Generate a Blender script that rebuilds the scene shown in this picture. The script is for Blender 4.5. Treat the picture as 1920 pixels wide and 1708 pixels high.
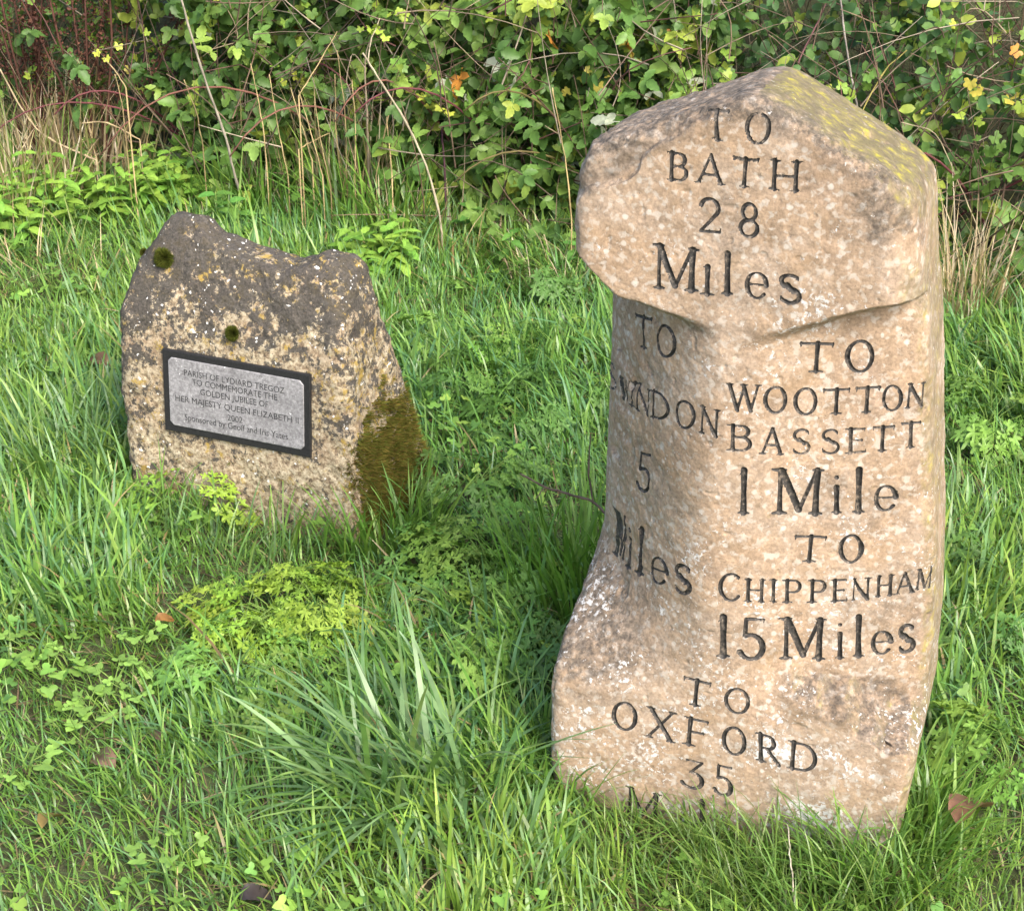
import bpy, math, random
import numpy as np
from math import radians, sin, cos, pi

random.seed(7)
RNG = np.random.default_rng(7)
scene = bpy.context.scene
for o in list(bpy.data.objects):
    bpy.data.objects.remove(o)

# ------------------------------------------------------------------ camera, sky, sun, exposure
CAM_H, PITCH, FPX, IW, IH = 1.6, radians(27), 3500.0, 1920.0, 1708.0
cam_d = bpy.data.cameras.new('camera')
cam = bpy.data.objects.new('camera', cam_d)
scene.collection.objects.link(cam)
cam.location = (0, 0, CAM_H)
cam.rotation_euler = (pi / 2 - PITCH, 0, 0)
cam_d.sensor_fit = 'HORIZONTAL'
cam_d.sensor_width = 36
cam_d.lens = FPX / IW * 36
cam_d.clip_start = 0.05
cam_d.clip_end = 600
scene.camera = cam

SUN_EL, SUN_AZ = radians(44), radians(150)      # azimuth measured from +Y towards +X: behind the camera, to its right
world = bpy.data.worlds.new('World')
scene.world = world
world.use_nodes = True
wn = world.node_tree
bg = wn.nodes['Background']
sky = wn.nodes.new('ShaderNodeTexSky')
sky.sky_type = 'NISHITA'
sky.sun_disc = False
sky.sun_elevation = SUN_EL
sky.sun_rotation = SUN_AZ
sky.air_density = 1.0
sky.dust_density = 4.0
sky.ozone_density = 1.0
wn.links.new(sky.outputs[0], bg.inputs[0])
bg.inputs[1].default_value = 0.13
sun_d = bpy.data.lights.new('sun', 'SUN')
sun_d.energy = 1.5
sun_d.angle = radians(22)
sun_d.color = (1.0, 0.93, 0.82)
sun = bpy.data.objects.new('sun', sun_d)
scene.collection.objects.link(sun)
sun.rotation_euler = (pi / 2 - SUN_EL, 0, pi - SUN_AZ)
scene.view_settings.view_transform = 'Standard'
scene.view_settings.look = 'None'
scene.view_settings.gamma = 1.0
scene.view_settings.exposure = 1.55
scene.cycles.max_bounces = 6
scene.cycles.diffuse_bounces = 3
scene.cycles.transmission_bounces = 3

# ------------------------------------------------------------------ helpers
C = scene.collection


def ray(px, py):
    a = (px - IW / 2) / FPX
    b = -(py - IH / 2) / FPX
    return np.array([a, cos(PITCH) + b * sin(PITCH), -sin(PITCH) + b * cos(PITCH)])


def hedge_s(x, y):                      # distance behind the hedge's front line
    return (y - (4.30 - 0.36 * x)) * 0.94


def ground_z(x, y):
    x = np.asarray(x, float); y = np.asarray(y, float)
    z = 0.012 * np.sin(3.1 * x + 1.3) * np.cos(2.3 * y) + 0.008 * np.sin(7.3 * x - 2.0 * y)
    s = (y - (4.30 - 0.36 * x)) * 0.94
    t = np.clip((s - 0.15) / 1.3, 0, 1)
    z = z + 0.75 * t * t * (3 - 2 * t)  # bank added behind the hedge to block sky light leaking through it
    return z


def gnd(px, py):
    d = ray(px, py)
    o = np.array([0, 0, CAM_H])
    z = 0.0
    for _ in range(8):
        t = (z - CAM_H) / d[2]
        p = o + d * t
        z = float(ground_z(p[0], p[1]))
    return p


def at_depth(px, py, Y):
    d = ray(px, py)
    return np.array([0, 0, CAM_H]) + d * (Y / d[1])


def project(P):                         # world (n,3) -> photograph pixels
    x = P[:, 0]; y = P[:, 1]; z = P[:, 2] - CAM_H
    dep = y * cos(PITCH) - z * sin(PITCH)
    up = y * sin(PITCH) + z * cos(PITCH)
    return IW / 2 + FPX * x / dep, IH / 2 - FPX * up / dep


def in_view(P, m=0.0):
    px, py = project(P)
    return (px > -m) & (px < IW + m) & (py > -m) & (py < IH + m)


def _h(ix, iy, iz, seed):
    h = (ix.astype(np.int64) * 374761393 + iy.astype(np.int64) * 668265263 + iz.astype(np.int64) * 2147483647 + seed * 974634777) & 0xFFFFFFFF
    h = ((h ^ (h >> 13)) * 1274126177) & 0xFFFFFFFF
    h = (h ^ (h >> 16)) & 0xFFFFFF
    return h / float(0xFFFFFF)


def vnoise(P, scale, seed=0):
    Q = P * scale
    i = np.floor(Q).astype(np.int64)
    f = Q - i
    f = f * f * (3 - 2 * f)
    r = 0
    for dx in (0, 1):
        wx = f[:, 0] if dx else 1 - f[:, 0]
        for dy in (0, 1):
            wy = f[:, 1] if dy else 1 - f[:, 1]
            for dz in (0, 1):
                wz = f[:, 2] if dz else 1 - f[:, 2]
                r = r + wx * wy * wz * _h(i[:, 0] + dx, i[:, 1] + dy, i[:, 2] + dz, seed)
    return r * 2 - 1


def fbm(P, scale, octv=4, seed=0, gain=0.5):
    r = 0; a = 1.0; n = 0
    for k in range(octv):
        r = r + a * vnoise(P, scale, seed + k * 17); n += a
        scale *= 2.03; a *= gain
    return r / n


def sstep(a, b, x):
    t = np.clip((x - a) / (b - a), 0, 1)
    return t * t * (3 - 2 * t)


def smax(a, b, k):
    h = np.clip(0.5 + 0.5 * (a - b) / k, 0, 1)
    return b + (a - b) * h + k * h * (1 - h)


def mesh_np(name, V, F, mat, smooth=True, colors=None, uvattr=None):
    V = np.ascontiguousarray(V, np.float32).reshape(-1, 3)
    F = np.ascontiguousarray(F, np.int32)
    k = F.shape[1]
    me = bpy.data.meshes.new(name)
    me.vertices.add(len(V)); me.vertices.foreach_set('co', V.ravel())
    me.loops.add(F.size); me.loops.foreach_set('vertex_index', F.ravel())
    me.polygons.add(len(F))
    me.polygons.foreach_set('loop_start', np.arange(0, F.size, k, dtype=np.int32))
    me.polygons.foreach_set('loop_total', np.full(len(F), k, np.int32))
    me.polygons.foreach_set('use_smooth', np.full(len(F), smooth, bool))
    me.update(calc_edges=True)
    if colors is not None:
        c = np.ones((len(V), 4), np.float32)
        c[:, :colors.shape[1]] = colors
        at = me.color_attributes.new('tint', 'FLOAT_COLOR', 'POINT')
        at.data.foreach_set('color', c.ravel())
    if mat:
        me.materials.append(mat)
    return me


def obj(name, me, parent=None):
    o = bpy.data.objects.new(name, me)
    C.objects.link(o)
    if parent:
        o.parent = parent
    return o


def empty(name, loc=(0, 0, 0), rz=0):
    o = bpy.data.objects.new(name, None)
    o.empty_display_size = 0.05
    C.objects.link(o)
    o.location = loc
    o.rotation_euler = (0, 0, rz)
    return o


def tag(o, label=None, cat=None, group=None, kind=None):
    if label: o['label'] = label
    if cat: o['category'] = cat
    if group: o['group'] = group
    if kind: o['kind'] = kind
    return o


# ------------------------------------------------------------------ materials
class NT:
    def __init__(s, name):
        s.m = bpy.data.materials.new(name)
        s.m.use_nodes = True
        s.t = s.m.node_tree
        s.b = s.t.nodes['Principled BSDF']
        s.out = s.t.nodes['Material Output']

    def n(s, typ, **kw):
        nd = s.t.nodes.new('ShaderNode' + typ)
        for k, v in kw.items():
            setattr(nd, k, v)
        return nd

    def l(s, a, b):
        s.t.links.new(a, b)

    def noise(s, co, scale, detail=4, rough=0.55, dist=0.0):
        n = s.n('TexNoise')
        n.inputs['Scale'].default_value = scale
        n.inputs['Detail'].default_value = detail
        n.inputs['Roughness'].default_value = rough
        n.inputs['Distortion'].default_value = dist
        s.l(co, n.inputs['Vector'])
        return n.outputs['Fac']

    def ramp(s, fac, stops):
        r = s.n('ValToRGB')
        e = r.color_ramp.elements
        while len(e) < len(stops):
            e.new(0.5)
        for i, (p, c) in enumerate(stops):
            e[i].position = p
            e[i].color = (*c, 1) if not np.isscalar(c) else (c, c, c, 1)
        s.l(fac, r.inputs[0])
        return r.outputs[0]

    def mix(s, fac, a, b, mode='MIX'):
        n = s.n('MixRGB', blend_type=mode)
        for i, v in enumerate((fac, a, b)):
            if hasattr(v, 'links'):
                s.l(v, n.inputs[i])
            elif np.isscalar(v):
                n.inputs[i].default_value = v if i == 0 else (v, v, v, 1)
            else:
                n.inputs[i].default_value = (*v, 1)
        return n.outputs[0]

    def math(s, op, a, b=None):
        n = s.n('Math', operation=op)
        for i, v in enumerate((a, b)):
            if v is None: continue
            if hasattr(v, 'links'): s.l(v, n.inputs[i])
            else: n.inputs[i].default_value = v
        return n.outputs[0]

    def bump(s, h, strength, dist, prev=None):
        b = s.n('Bump')
        b.inputs['Strength'].default_value = strength
        b.inputs['Distance'].default_value = dist
        s.l(h, b.inputs['Height'])
        if prev: s.l(prev, b.inputs['Normal'])
        return b.outputs[0]


def leaf_material(name, source, rough=0.5, trans=0.3, spec=0.35, vein=True):
    """source 'attr': per-vertex tint, 'object': the object's own colour"""
    s = NT(name)
    if source == 'attr':
        a = s.n('Attribute', attribute_name='tint'); col = a.outputs['Color']
    else:
        a = s.n('ObjectInfo'); col = a.outputs['Color']
    tc = s.n('TexCoord')
    nz = s.noise(tc.outputs['Object'], 60 if source == 'object' else 25, 3)
    v = s.ramp(nz, [(0.3, 0.72), (0.7, 1.25)])
    col = s.mix(1.0, col, v, 'MULTIPLY')
    s.l(col, s.b.inputs['Base Color'])
    s.b.inputs['Roughness'].default_value = rough
    s.b.inputs['Specular IOR Level'].default_value = spec
    if trans:
        tr = s.n('BsdfTranslucent')
        hs = s.mix(1.0, col, (1.15, 1.1, 0.6), 'MULTIPLY')
        s.l(hs, tr.inputs[0])
        mx = s.n('MixShader'); mx.inputs[0].default_value = trans
        s.l(s.b.outputs[0], mx.inputs[1]); s.l(tr.outputs[0], mx.inputs[2])
        s.l(mx.outputs[0], s.out.inputs[0])
    return s.m


M_GRASS = leaf_material('grass_blades', 'attr', 0.36, 0.36, 0.5)
M_LEAF_A = leaf_material('foliage_mass', 'attr', 0.48, 0.22, 0.35)
M_LEAF_O = leaf_material('single_leaf', 'object', 0.46, 0.28, 0.35)
M_WOOD_A = leaf_material('stem_bark', 'attr', 0.75, 0.0, 0.2)
M_MOSS = leaf_material('moss_fibres', 'attr', 0.9, 0.15, 0.1)


def ground_material():
    s = NT('soil_and_thatch')
    tc = s.n('TexCoord')
    a = s.noise(tc.outputs['Object'], 9, 6, 0.65)
    b = s.noise(tc.outputs['Object'], 90, 4, 0.7)
    col = s.ramp(a, [(0.3, (0.045, 0.036, 0.018)), (0.5, (0.055, 0.062, 0.022)), (0.7, (0.07, 0.095, 0.028))])
    col = s.mix(1.0, col, s.ramp(b, [(0.3, 0.5), (0.7, 1.5)]), 'MULTIPLY')
    s.l(col, s.b.inputs['Base Color'])
    s.b.inputs['Roughness'].default_value = 0.95
    s.l(s.bump(b, 0.8, 0.01), s.b.inputs['Normal'])
    return s.m


def milestone_material():
    s = NT('weathered_limestone')
    tc = s.n('TexCoord'); co = tc.outputs['Object']
    at = s.n('Attribute', attribute_name='tint')
    sep = s.n('SeparateColor'); s.l(at.outputs['Color'], sep.inputs[0])
    dirt, yel, pale = sep.outputs[0], sep.outputs[1], sep.outputs[2]
    big = s.noise(co, 7, 5, 0.6)
    mid = s.noise(co, 38, 5, 0.65)
    fine = s.noise(co, 260, 3, 0.6)
    col = s.ramp(big, [(0.30, (0.30, 0.222, 0.162)), (0.46, (0.33, 0.24, 0.163)), (0.56, (0.34, 0.262, 0.195)), (0.72, (0.35, 0.255, 0.168))])
    col = s.mix(1.0, col, s.ramp(mid, [(0.3, 0.74), (0.5, 1.0), (0.72, 1.2)]), 'MULTIPLY')
    col = s.mix(1.0, col, s.ramp(fine, [(0.3, 0.74), (0.7, 1.22)]), 'MULTIPLY')
    # soft pale blotches of thin lichen
    pl = s.noise(co, 105, 3, 0.5, 0.3)
    plm = s.ramp(pl, [(0.53, 0.0), (0.63, 0.85)])
    col = s.mix(plm, col, (0.44, 0.385, 0.325))
    # small round lichen rosettes
    vo = s.n('TexVoronoi'); vo.inputs['Scale'].default_value = 62; s.l(co, vo.inputs['Vector'])
    vs = s.n('SeparateColor'); s.l(vo.outputs['Color'], vs.inputs[0])
    vd = s.math('ADD', vo.outputs['Distance'], s.math('MULTIPLY', s.math('SUBTRACT', fine, 0.5), 0.35))
    vm = s.math('MULTIPLY', s.ramp(vd, [(0.16, 0.9), (0.27, 0.0)]), s.ramp(vs.outputs[0], [(0.55, 0.0), (0.60, 1.0)]))
    col = s.mix(vm, col, (0.50, 0.455, 0.40))
    # ochre weathering
    och = s.ramp(s.noise(co, 13, 4, 0.6, 0.6), [(0.52, 0.0), (0.66, 0.35)])
    col = s.mix(och, col, (0.29, 0.19, 0.10))
    # brown-grey dirt, blotchy
    dn = s.noise(co, 85, 6, 0.7)
    dm = s.math('MULTIPLY', dirt, s.ramp(dn, [(0.34, 0.12), (0.56, 1.0)]))
    col = s.mix(dm, col, s.ramp(fine, [(0.35, (0.05, 0.042, 0.036)), (0.65, (0.115, 0.098, 0.08))]))
    # yellow-green lichen
    yn = s.noise(co, 70, 5, 0.65)
    ym = s.math('MULTIPLY', yel, s.ramp(yn, [(0.32, 0.25), (0.55, 1.0)]))
    yc = s.ramp(s.noise(co, 46, 6, .7), [(0.40, (0.125, 0.105, 0.058)), (0.54, (0.18, 0.155, 0.07)), (0.66, (0.34, 0.30, 0.04))])
    col = s.mix(ym, col, yc)
    # crusty white lichen patches
    wn_ = s.noise(co, 135, 6, 0.68, 0.15)
    wm_ = s.math('ADD', wn_, s.math('MULTIPLY', s.math('SUBTRACT', pale, 0.5), 0.34))
    wm = s.ramp(wm_, [(0.60, 0.0), (0.66, 0.95)])
    col = s.mix(wm, col, (0.58, 0.565, 0.545))
    # tiny dark specks
    sp = s.ramp(s.noise(co, 210, 3, 0.6), [(0.66, 0.0), (0.72, 0.7)])
    col = s.mix(s.math('MULTIPLY', sp, s.ramp(s.noise(co, 18, 3), [(0.42, 0.1), (0.6, 1.0)])), col, (0.10, 0.075, 0.055))
    s.l(col, s.b.inputs['Base Color'])
    s.b.inputs['Roughness'].default_value = 0.88
    s.b.inputs['Specular IOR Level'].default_value = 0.25
    b1 = s.bump(mid, 0.35, 0.003)
    b2 = s.bump(fine, 0.45, 0.0012, b1)
    b3 = s.bump(wm, 0.5, 0.001, b2)
    s.l(b3, s.b.inputs['Normal'])
    return s.m


def paint_material():
    s = NT('worn_black_paint')
    tc = s.n('TexCoord'); co = tc.outputs['Object']
    n1 = s.noise(co, 170, 5, 0.7)
    col = s.ramp(n1, [(0.33, (0.014, 0.013, 0.012)), (0.52, (0.032, 0.029, 0.026)), (0.62, (0.10, 0.085, 0.07)), (0.70, (0.30, 0.245, 0.19))])
    n2 = s.noise(co, 26, 3)
    col = s.mix(s.math('MULTIPLY', s.ramp(n2, [(0.55, 0.0), (0.7, 1.0)]), s.ramp(n1, [(0.45, 0.0), (0.55, 0.7)])), col, (0.2, 0.16, 0.12))
    s.l(col, s.b.inputs['Base Color'])
    s.b.inputs['Roughness'].default_value = 0.7
    s.l(s.bump(n1, 0.5, 0.001), s.b.inputs['Normal'])
    return s.m


def boulder_material():
    s = NT('lichened_rubble_stone')
    tc = s.n('TexCoord'); co = tc.outputs['Object']
    at = s.n('Attribute', attribute_name='tint')
    sep = s.n('SeparateColor'); s.l(at.outputs['Color'], sep.inputs[0])
    dark, yel, pale = sep.outputs[0], sep.outputs[1], sep.outputs[2]
    mid = s.noise(co, 105, 6, 0.75, 0.3)
    fine = s.noise(co, 220, 4, 0.7)
    col = s.ramp(mid, [(0.28, (0.06, 0.045, 0.032)), (0.43, (0.20, 0.15, 0.10)), (0.50, (0.37, 0.305, 0.20)), (0.60, (0.52, 0.45, 0.33))])
    hue = s.noise(co, 16, 4)
    col = s.mix(s.ramp(hue, [(0.42, 0.0), (0.62, 0.4)]), col, (0.33, 0.23, 0.15))
    col = s.mix(1.0, col, s.ramp(fine, [(0.3, 0.7), (0.7, 1.25)]), 'MULTIPLY')
    # yellow lichen
    yn = s.noise(co, 55, 5, 0.7, 0.5)
    ym = s.ramp(s.math('ADD', yn, s.math('MULTIPLY', s.math('SUBTRACT', yel, 0.5), 0.4)), [(0.54, 0.0), (0.62, 0.85)])
    col = s.mix(ym, col, (0.36, 0.25, 0.055))
    # dark lichen crust: more of it where the stone faces up
    dn = s.math('ADD', s.math('MULTIPLY', s.noise(co, 34, 6, 0.72, 0.2), 0.62), s.math('MULTIPLY', s.noise(co, 125, 4, 0.7, 0.2), 0.38))
    dsum = s.math('ADD', dn, s.math('MULTIPLY', s.math('SUBTRACT', dark, 0.5), 0.27))
    dm = s.ramp(dsum, [(0.485, 0.0), (0.525, 0.92)])
    dc = s.ramp(fine, [(0.3, (0.026, 0.026, 0.026)), (0.7, (0.095, 0.088, 0.08))])
    col = s.mix(dm, col, dc)
    # white spots
    wv = s.noise(co, 95, 2, 0.5)
    wm = s.ramp(s.math('ADD', wv, s.math('MULTIPLY', s.math('SUBTRACT', pale, 0.5), 0.2)), [(0.675, 0.0), (0.70, 1.0)])
    col = s.mix(wm, col, (0.75, 0.74, 0.72))
    s.l(col, s.b.inputs['Base Color'])
    s.b.inputs['Roughness'].default_value = 0.92
    s.b.inputs['Specular IOR Level'].default_value = 0.2
    b1 = s.bump(mid, 0.7, 0.006)
    b2 = s.bump(fine, 0.6, 0.002, b1)
    s.l(b2, s.b.inputs['Normal'])
    return s.m


def plain(name, c, rough=0.6, nscale=0, nlo=0.7, nhi=1.3, bumpd=0, spec=0.3, detail=4):
    s = NT(name)
    if nscale:
        tc = s.n('TexCoord')
        n = s.noise(tc.outputs['Object'], nscale, detail, 0.65)
        s.l(s.mix(1.0, c, s.ramp(n, [(0.3, nlo), (0.7, nhi)]), 'MULTIPLY'), s.b.inputs['Base Color'])
        if bumpd:
            s.l(s.bump(n, 0.5, bumpd), s.b.inputs['Normal'])
    else:
        s.b.inputs['Base Color'].default_value = (*c, 1)
    s.b.inputs['Roughness'].default_value = rough
    s.b.inputs['Specular IOR Level'].default_value = spec
    return s.m


# ------------------------------------------------------------------ the ground
def build_ground():
    a = np.concatenate([[-90, -40, -18, -8], np.linspace(-4, 4, 81), [8, 18, 40, 90]])
    b = np.concatenate([[-90, -40, -15, -6, -2, 0], np.linspace(1, 8, 71), [12, 20, 45, 120]])
    X, Y = np.meshgrid(a, b)
    Z = ground_z(X, Y)
    V = np.stack([X, Y, Z], -1).reshape(-1, 3)
    nx, ny = len(a), len(b)
    i = np.arange(nx * ny).reshape(ny, nx)
    F = np.stack([i[:-1, :-1], i[:-1, 1:], i[1:, 1:], i[1:, :-1]], -1).reshape(-1, 4)
    o = obj('ground', mesh_np('ground', V, F, ground_material()))
    tag(o, 'dark soil and thatch under the grass verge', kind='structure')


build_ground()

# ------------------------------------------------------------------ star-shaped stones: rays from an axis meet an implicit surface
def trace_stone(fn, dirs, cents, rmax, iters=18):
    lo = np.zeros(len(dirs)); hi = np.full(len(dirs), rmax)
    for _ in range(iters):
        m = 0.5 * (lo + hi)
        v = fn(cents + dirs * m[:, None])
        ins = v < 0
        lo = np.where(ins, m, lo); hi = np.where(ins, hi, m)
    return 0.5 * (lo + hi)


def grid_normals(P):
    du = np.roll(P, -1, 1) - np.roll(P, 1, 1)
    dv = np.empty_like(P)
    dv[1:-1] = P[2:] - P[:-2]; dv[0] = P[1] - P[0]; dv[-1] = P[-1] - P[-2]
    n = np.cross(du, dv)
    n /= np.linalg.norm(n, axis=-1, keepdims=True) + 1e-12
    return n


def resample(A, rows, cols):            # bilinear, columns periodic; A has rows x cols
    r0 = np.clip(np.floor(rows).astype(int), 0, A.shape[0] - 2); fr = (rows - r0)[:, None]
    c0 = np.floor(cols).astype(int); fc = (cols - c0)[None, :]
    n = A.shape[1]
    c0 %= n; c1 = (c0 + 1) % n
    return (A[r0][:, c0] * (1 - fr) * (1 - fc) + A[r0][:, c1] * (1 - fr) * fc +
            A[r0 + 1][:, c0] * fr * (1 - fc) + A[r0 + 1][:, c1] * fr * fc)


# --- the milestone, local frame: X along its face, Y into the stone, Z up
MS_AL = radians(18)
MS_P = np.array([0.3174, 2.0184, 0.0])
MS_D = 0.23
_zt_x = np.array([-.30, -.25, -.22, -.199, -.14, -.087, -.042, .02, .056, .104, .139, .22])
_zt_z = np.array([.815, .80, .769, .755, .742, .732, .722, .745, .760, .778, .786, .79])
XA = -0.068


def ms_front(x, z):
    dl = np.maximum(XA - x, 0); dr = np.maximum(x - XA, 0)
    g = 0.42 * (np.sqrt(dl * dl + 0.03 ** 2) - 0.03) + 2.8 * dl * dl + 0.16 * (np.sqrt(dr * dr + 0.02 ** 2) - 0.02) + 0.36 * dr * dr + 0.012 * sstep(0.03, 0.13, dr)
    zt = np.interp(x, _zt_x, _zt_z)
    w = 1 - sstep(-0.020, 0.002, z - zt)
    lft = sstep(0.05, -0.12, x)
    rgt = sstep(0.0, 0.07, x)
    zb = 0.232 - 0.42 * np.clip(x - 0.06, 0, .14) + 0.006 * np.sin(70 * x) + 0.004 * np.sin(163 * x + 2)
    wl = sstep(0.15 + 0.03 * lft, 0.275 + 0.075 * lft, z)
    wb = wl * (1 - rgt) + rgt * sstep(zb - 0.016, zb + 0.030, z)
    y = g * w * wb
    # weathered flake lost from the upper corner of the head
    d = ((z - 0.910) * 0.775 - (x + 0.190) * 0.632)
    d = d + 0.006 * np.sin(60 * x + 1) + 0.004 * np.sin(140 * z)
    y = y + 0.007 * sstep(0.0, 0.006, d) * sstep(-0.095, -0.115, x) * sstep(0.86, 0.88, z)
    # the base leans forward a touch
    return y - 0.006 * sstep(0.22, 0.08, z)


def ms_f(P):
    x, y, z = P[:, 0], P[:, 1], P[:, 2]
    xl = np.interp(z, [-.1, .02, .08, .17, .22, .29, .345, .42, .735, .762, .80, .84, .89, .942],
                   [-.274, -.276, -.281, -.283, -.278, -.267, -.261, -.257, -.252, -.253, -.257, -.260, -.259, -.252])
    xr = np.interp(z, [-.1, .0, .077, .19, .31, .425, .64, .77, .95], [.188, .195, .203, .212, .207, .198, .173, .156, .136])
    zz = z + 0.10 * np.maximum(y, 0)
    rl = (zz - (1.018 + 0.42 * (x + 0.050))) * 0.92
    rr = (zz - (1.018 - 0.53 * (x + 0.050))) * 0.90
    f = smax((ms_front(x, z) - y) * 0.8, y - MS_D, 0.03)
    f = smax(f, xl - x, 0.022)
    f = smax(f, x - xr, 0.018 + 0.03 * sstep(.74, .80, z))
    f = smax(f, smax(rl, rr, 0.02), 0.024)
    return f


def build_grid_dirs(xw0, xw1, depth, ax, ay, step_f, step_s, step_b):
    """points round a rectangle, seen from the axis: columns of near-equal arc length"""
    pts = []
    n = int((xw1 - xw0) / step_f); pts += [(xw0 + (xw1 - xw0) * i / n, 0) for i in range(n)]
    d1 = depth * .42
    n = int(d1 / step_f); pts += [(xw1, d1 * i / n) for i in range(n)]
    n = int((depth - d1) / step_s); pts += [(xw1, d1 + (depth - d1) * i / n) for i in range(n)]
    n = int((xw1 - xw0) / step_b); pts += [(xw1 - (xw1 - xw0) * i / n, depth) for i in range(n)]
    n = int((depth - d1) / step_s); pts += [(xw0, depth - (depth - d1) * i / n) for i in range(n)]
    n = int(d1 / step_f); pts += [(xw0, d1 - d1 * i / n) for i in range(n)]
    p = np.array(pts) - np.array([ax, ay])
    return p / np.linalg.norm(p, axis=1, keepdims=True)


def build_stone_grid(fn, hdirs, ax, ay, z0, zs, dz, nfan, rmax, coarse=5):
    nz = int(round((zs - z0) / dz))
    zz = np.linspace(z0, zs, nz + 1)
    el = np.linspace(0, pi / 2, nfan + 1)[1:]
    zc = np.concatenate([zz, np.full(nfan, zs)])
    ee = np.concatenate([np.zeros(nz + 1), el])
    nr, ncol = len(zc), len(hdirs)
    ri = np.unique(np.concatenate([np.arange(0, nr, coarse), [nr - 1]])); ci = np.arange(0, ncol, coarse)

    def rays(ri, ci):
        h = hdirs[ci]
        ce = np.cos(ee[ri])[:, None]; se = np.sin(ee[ri])[:, None]
        D = np.stack([h[None, :, 0] * ce, h[None, :, 1] * ce, np.broadcast_to(se, (len(ri), len(ci)))], -1)
        O = np.zeros_like(D); O[..., 0] = ax; O[..., 1] = ay; O[..., 2] = zc[ri][:, None]
        return D.reshape(-1, 3), O.reshape(-1, 3)
    D, O = rays(ri, ci)
    R = trace_stone(fn, D, O, rmax).reshape(len(ri), len(ci))
    # upsample (columns periodic, last coarse column may be a short step)
    rows = np.interp(np.arange(nr), ri, np.arange(len(ri)))
    cix = np.concatenate([ci, [ncol]])
    cols = np.interp(np.arange(ncol), cix, np.arange(len(cix)))
    Rf = resample(R, rows, cols)
    D, O = rays(np.arange(nr), np.arange(ncol))
    r = Rf.ravel()
    for _ in range(2):
        f0 = fn(O + D * r[:, None]); f1 = fn(O + D * (r + 5e-4)[:, None])
        g = (f1 - f0) / 5e-4
        r = r - np.clip(f0 / np.maximum(g, 0.25), -0.008, 0.008)
    return (O + D * r[:, None]).reshape(nr, ncol, 3)


# ------------------------------------------------------------------ incised lettering (own Roman glyphs as tapered strokes)
TK, TH = 0.072, 0.044


def L_(x0, y0, x1, y1, r0=TK, r1=None):
    return [(x0, y0, r0, x1, y1, r0 if r1 is None else r1)]


def V_(x, y0=0.03, y1=0.97, r=TK, sb=True, st=True, sl=0.085):
    m = (y0 + y1) / 2
    s = [(x, y0, r * 1.12, x, m, r * 0.86), (x, m, r * 0.86, x, y1, r * 1.12)]
    if sb: s += [(x - r - sl, y0 - .005, .026, x, y0 + .02, .048), (x, y0 + .02, .048, x + r + sl, y0 - .005, .026)]
    if st: s += [(x - r - sl, y1 + .005, .026, x, y1 - .02, .048), (x, y1 - .02, .048, x + r + sl, y1 + .005, .026)]
    return s


def A_(cx, cy, rx, ry, a0, a1, rk=TK, rn=TH, n=18, ph=0):
    a = np.radians(np.linspace(a0, a1, n + 1))
    x = cx + rx * np.cos(a); y = cy + ry * np.sin(a)
    r = rn + (rk - rn) * np.abs(np.cos(a - radians(ph))) ** 1.5
    return [(x[i], y[i], r[i], x[i + 1], y[i + 1], r[i + 1]) for i in range(n)]


def sfoot(x, y, d=1):      # slab serif at the foot or head of a diagonal
    return [(x - .13, y, .025, x, y + .012 * d, .042), (x, y + .012 * d, .042, x + .13, y, .025)]


def scurve(w):
    s = A_(.5 * w, .735, .38 * w, .225, 40, 270, TK * .8, TH)
    s += A_(.5 * w, .265, .42 * w, .245, 90, -140, TK * .8, TH)
    s += L_(.5 * w - .12 * w, .60, .5 * w + .14 * w, .42, TK * .95, TK * .95)
    s += L_(.5 * w + .30 * w, .93, .5 * w + .33 * w, .80, .012, .03) + L_(.5 * w - .36 * w, .06, .5 * w - .38 * w, .20, .012, .03)
    return s


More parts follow.
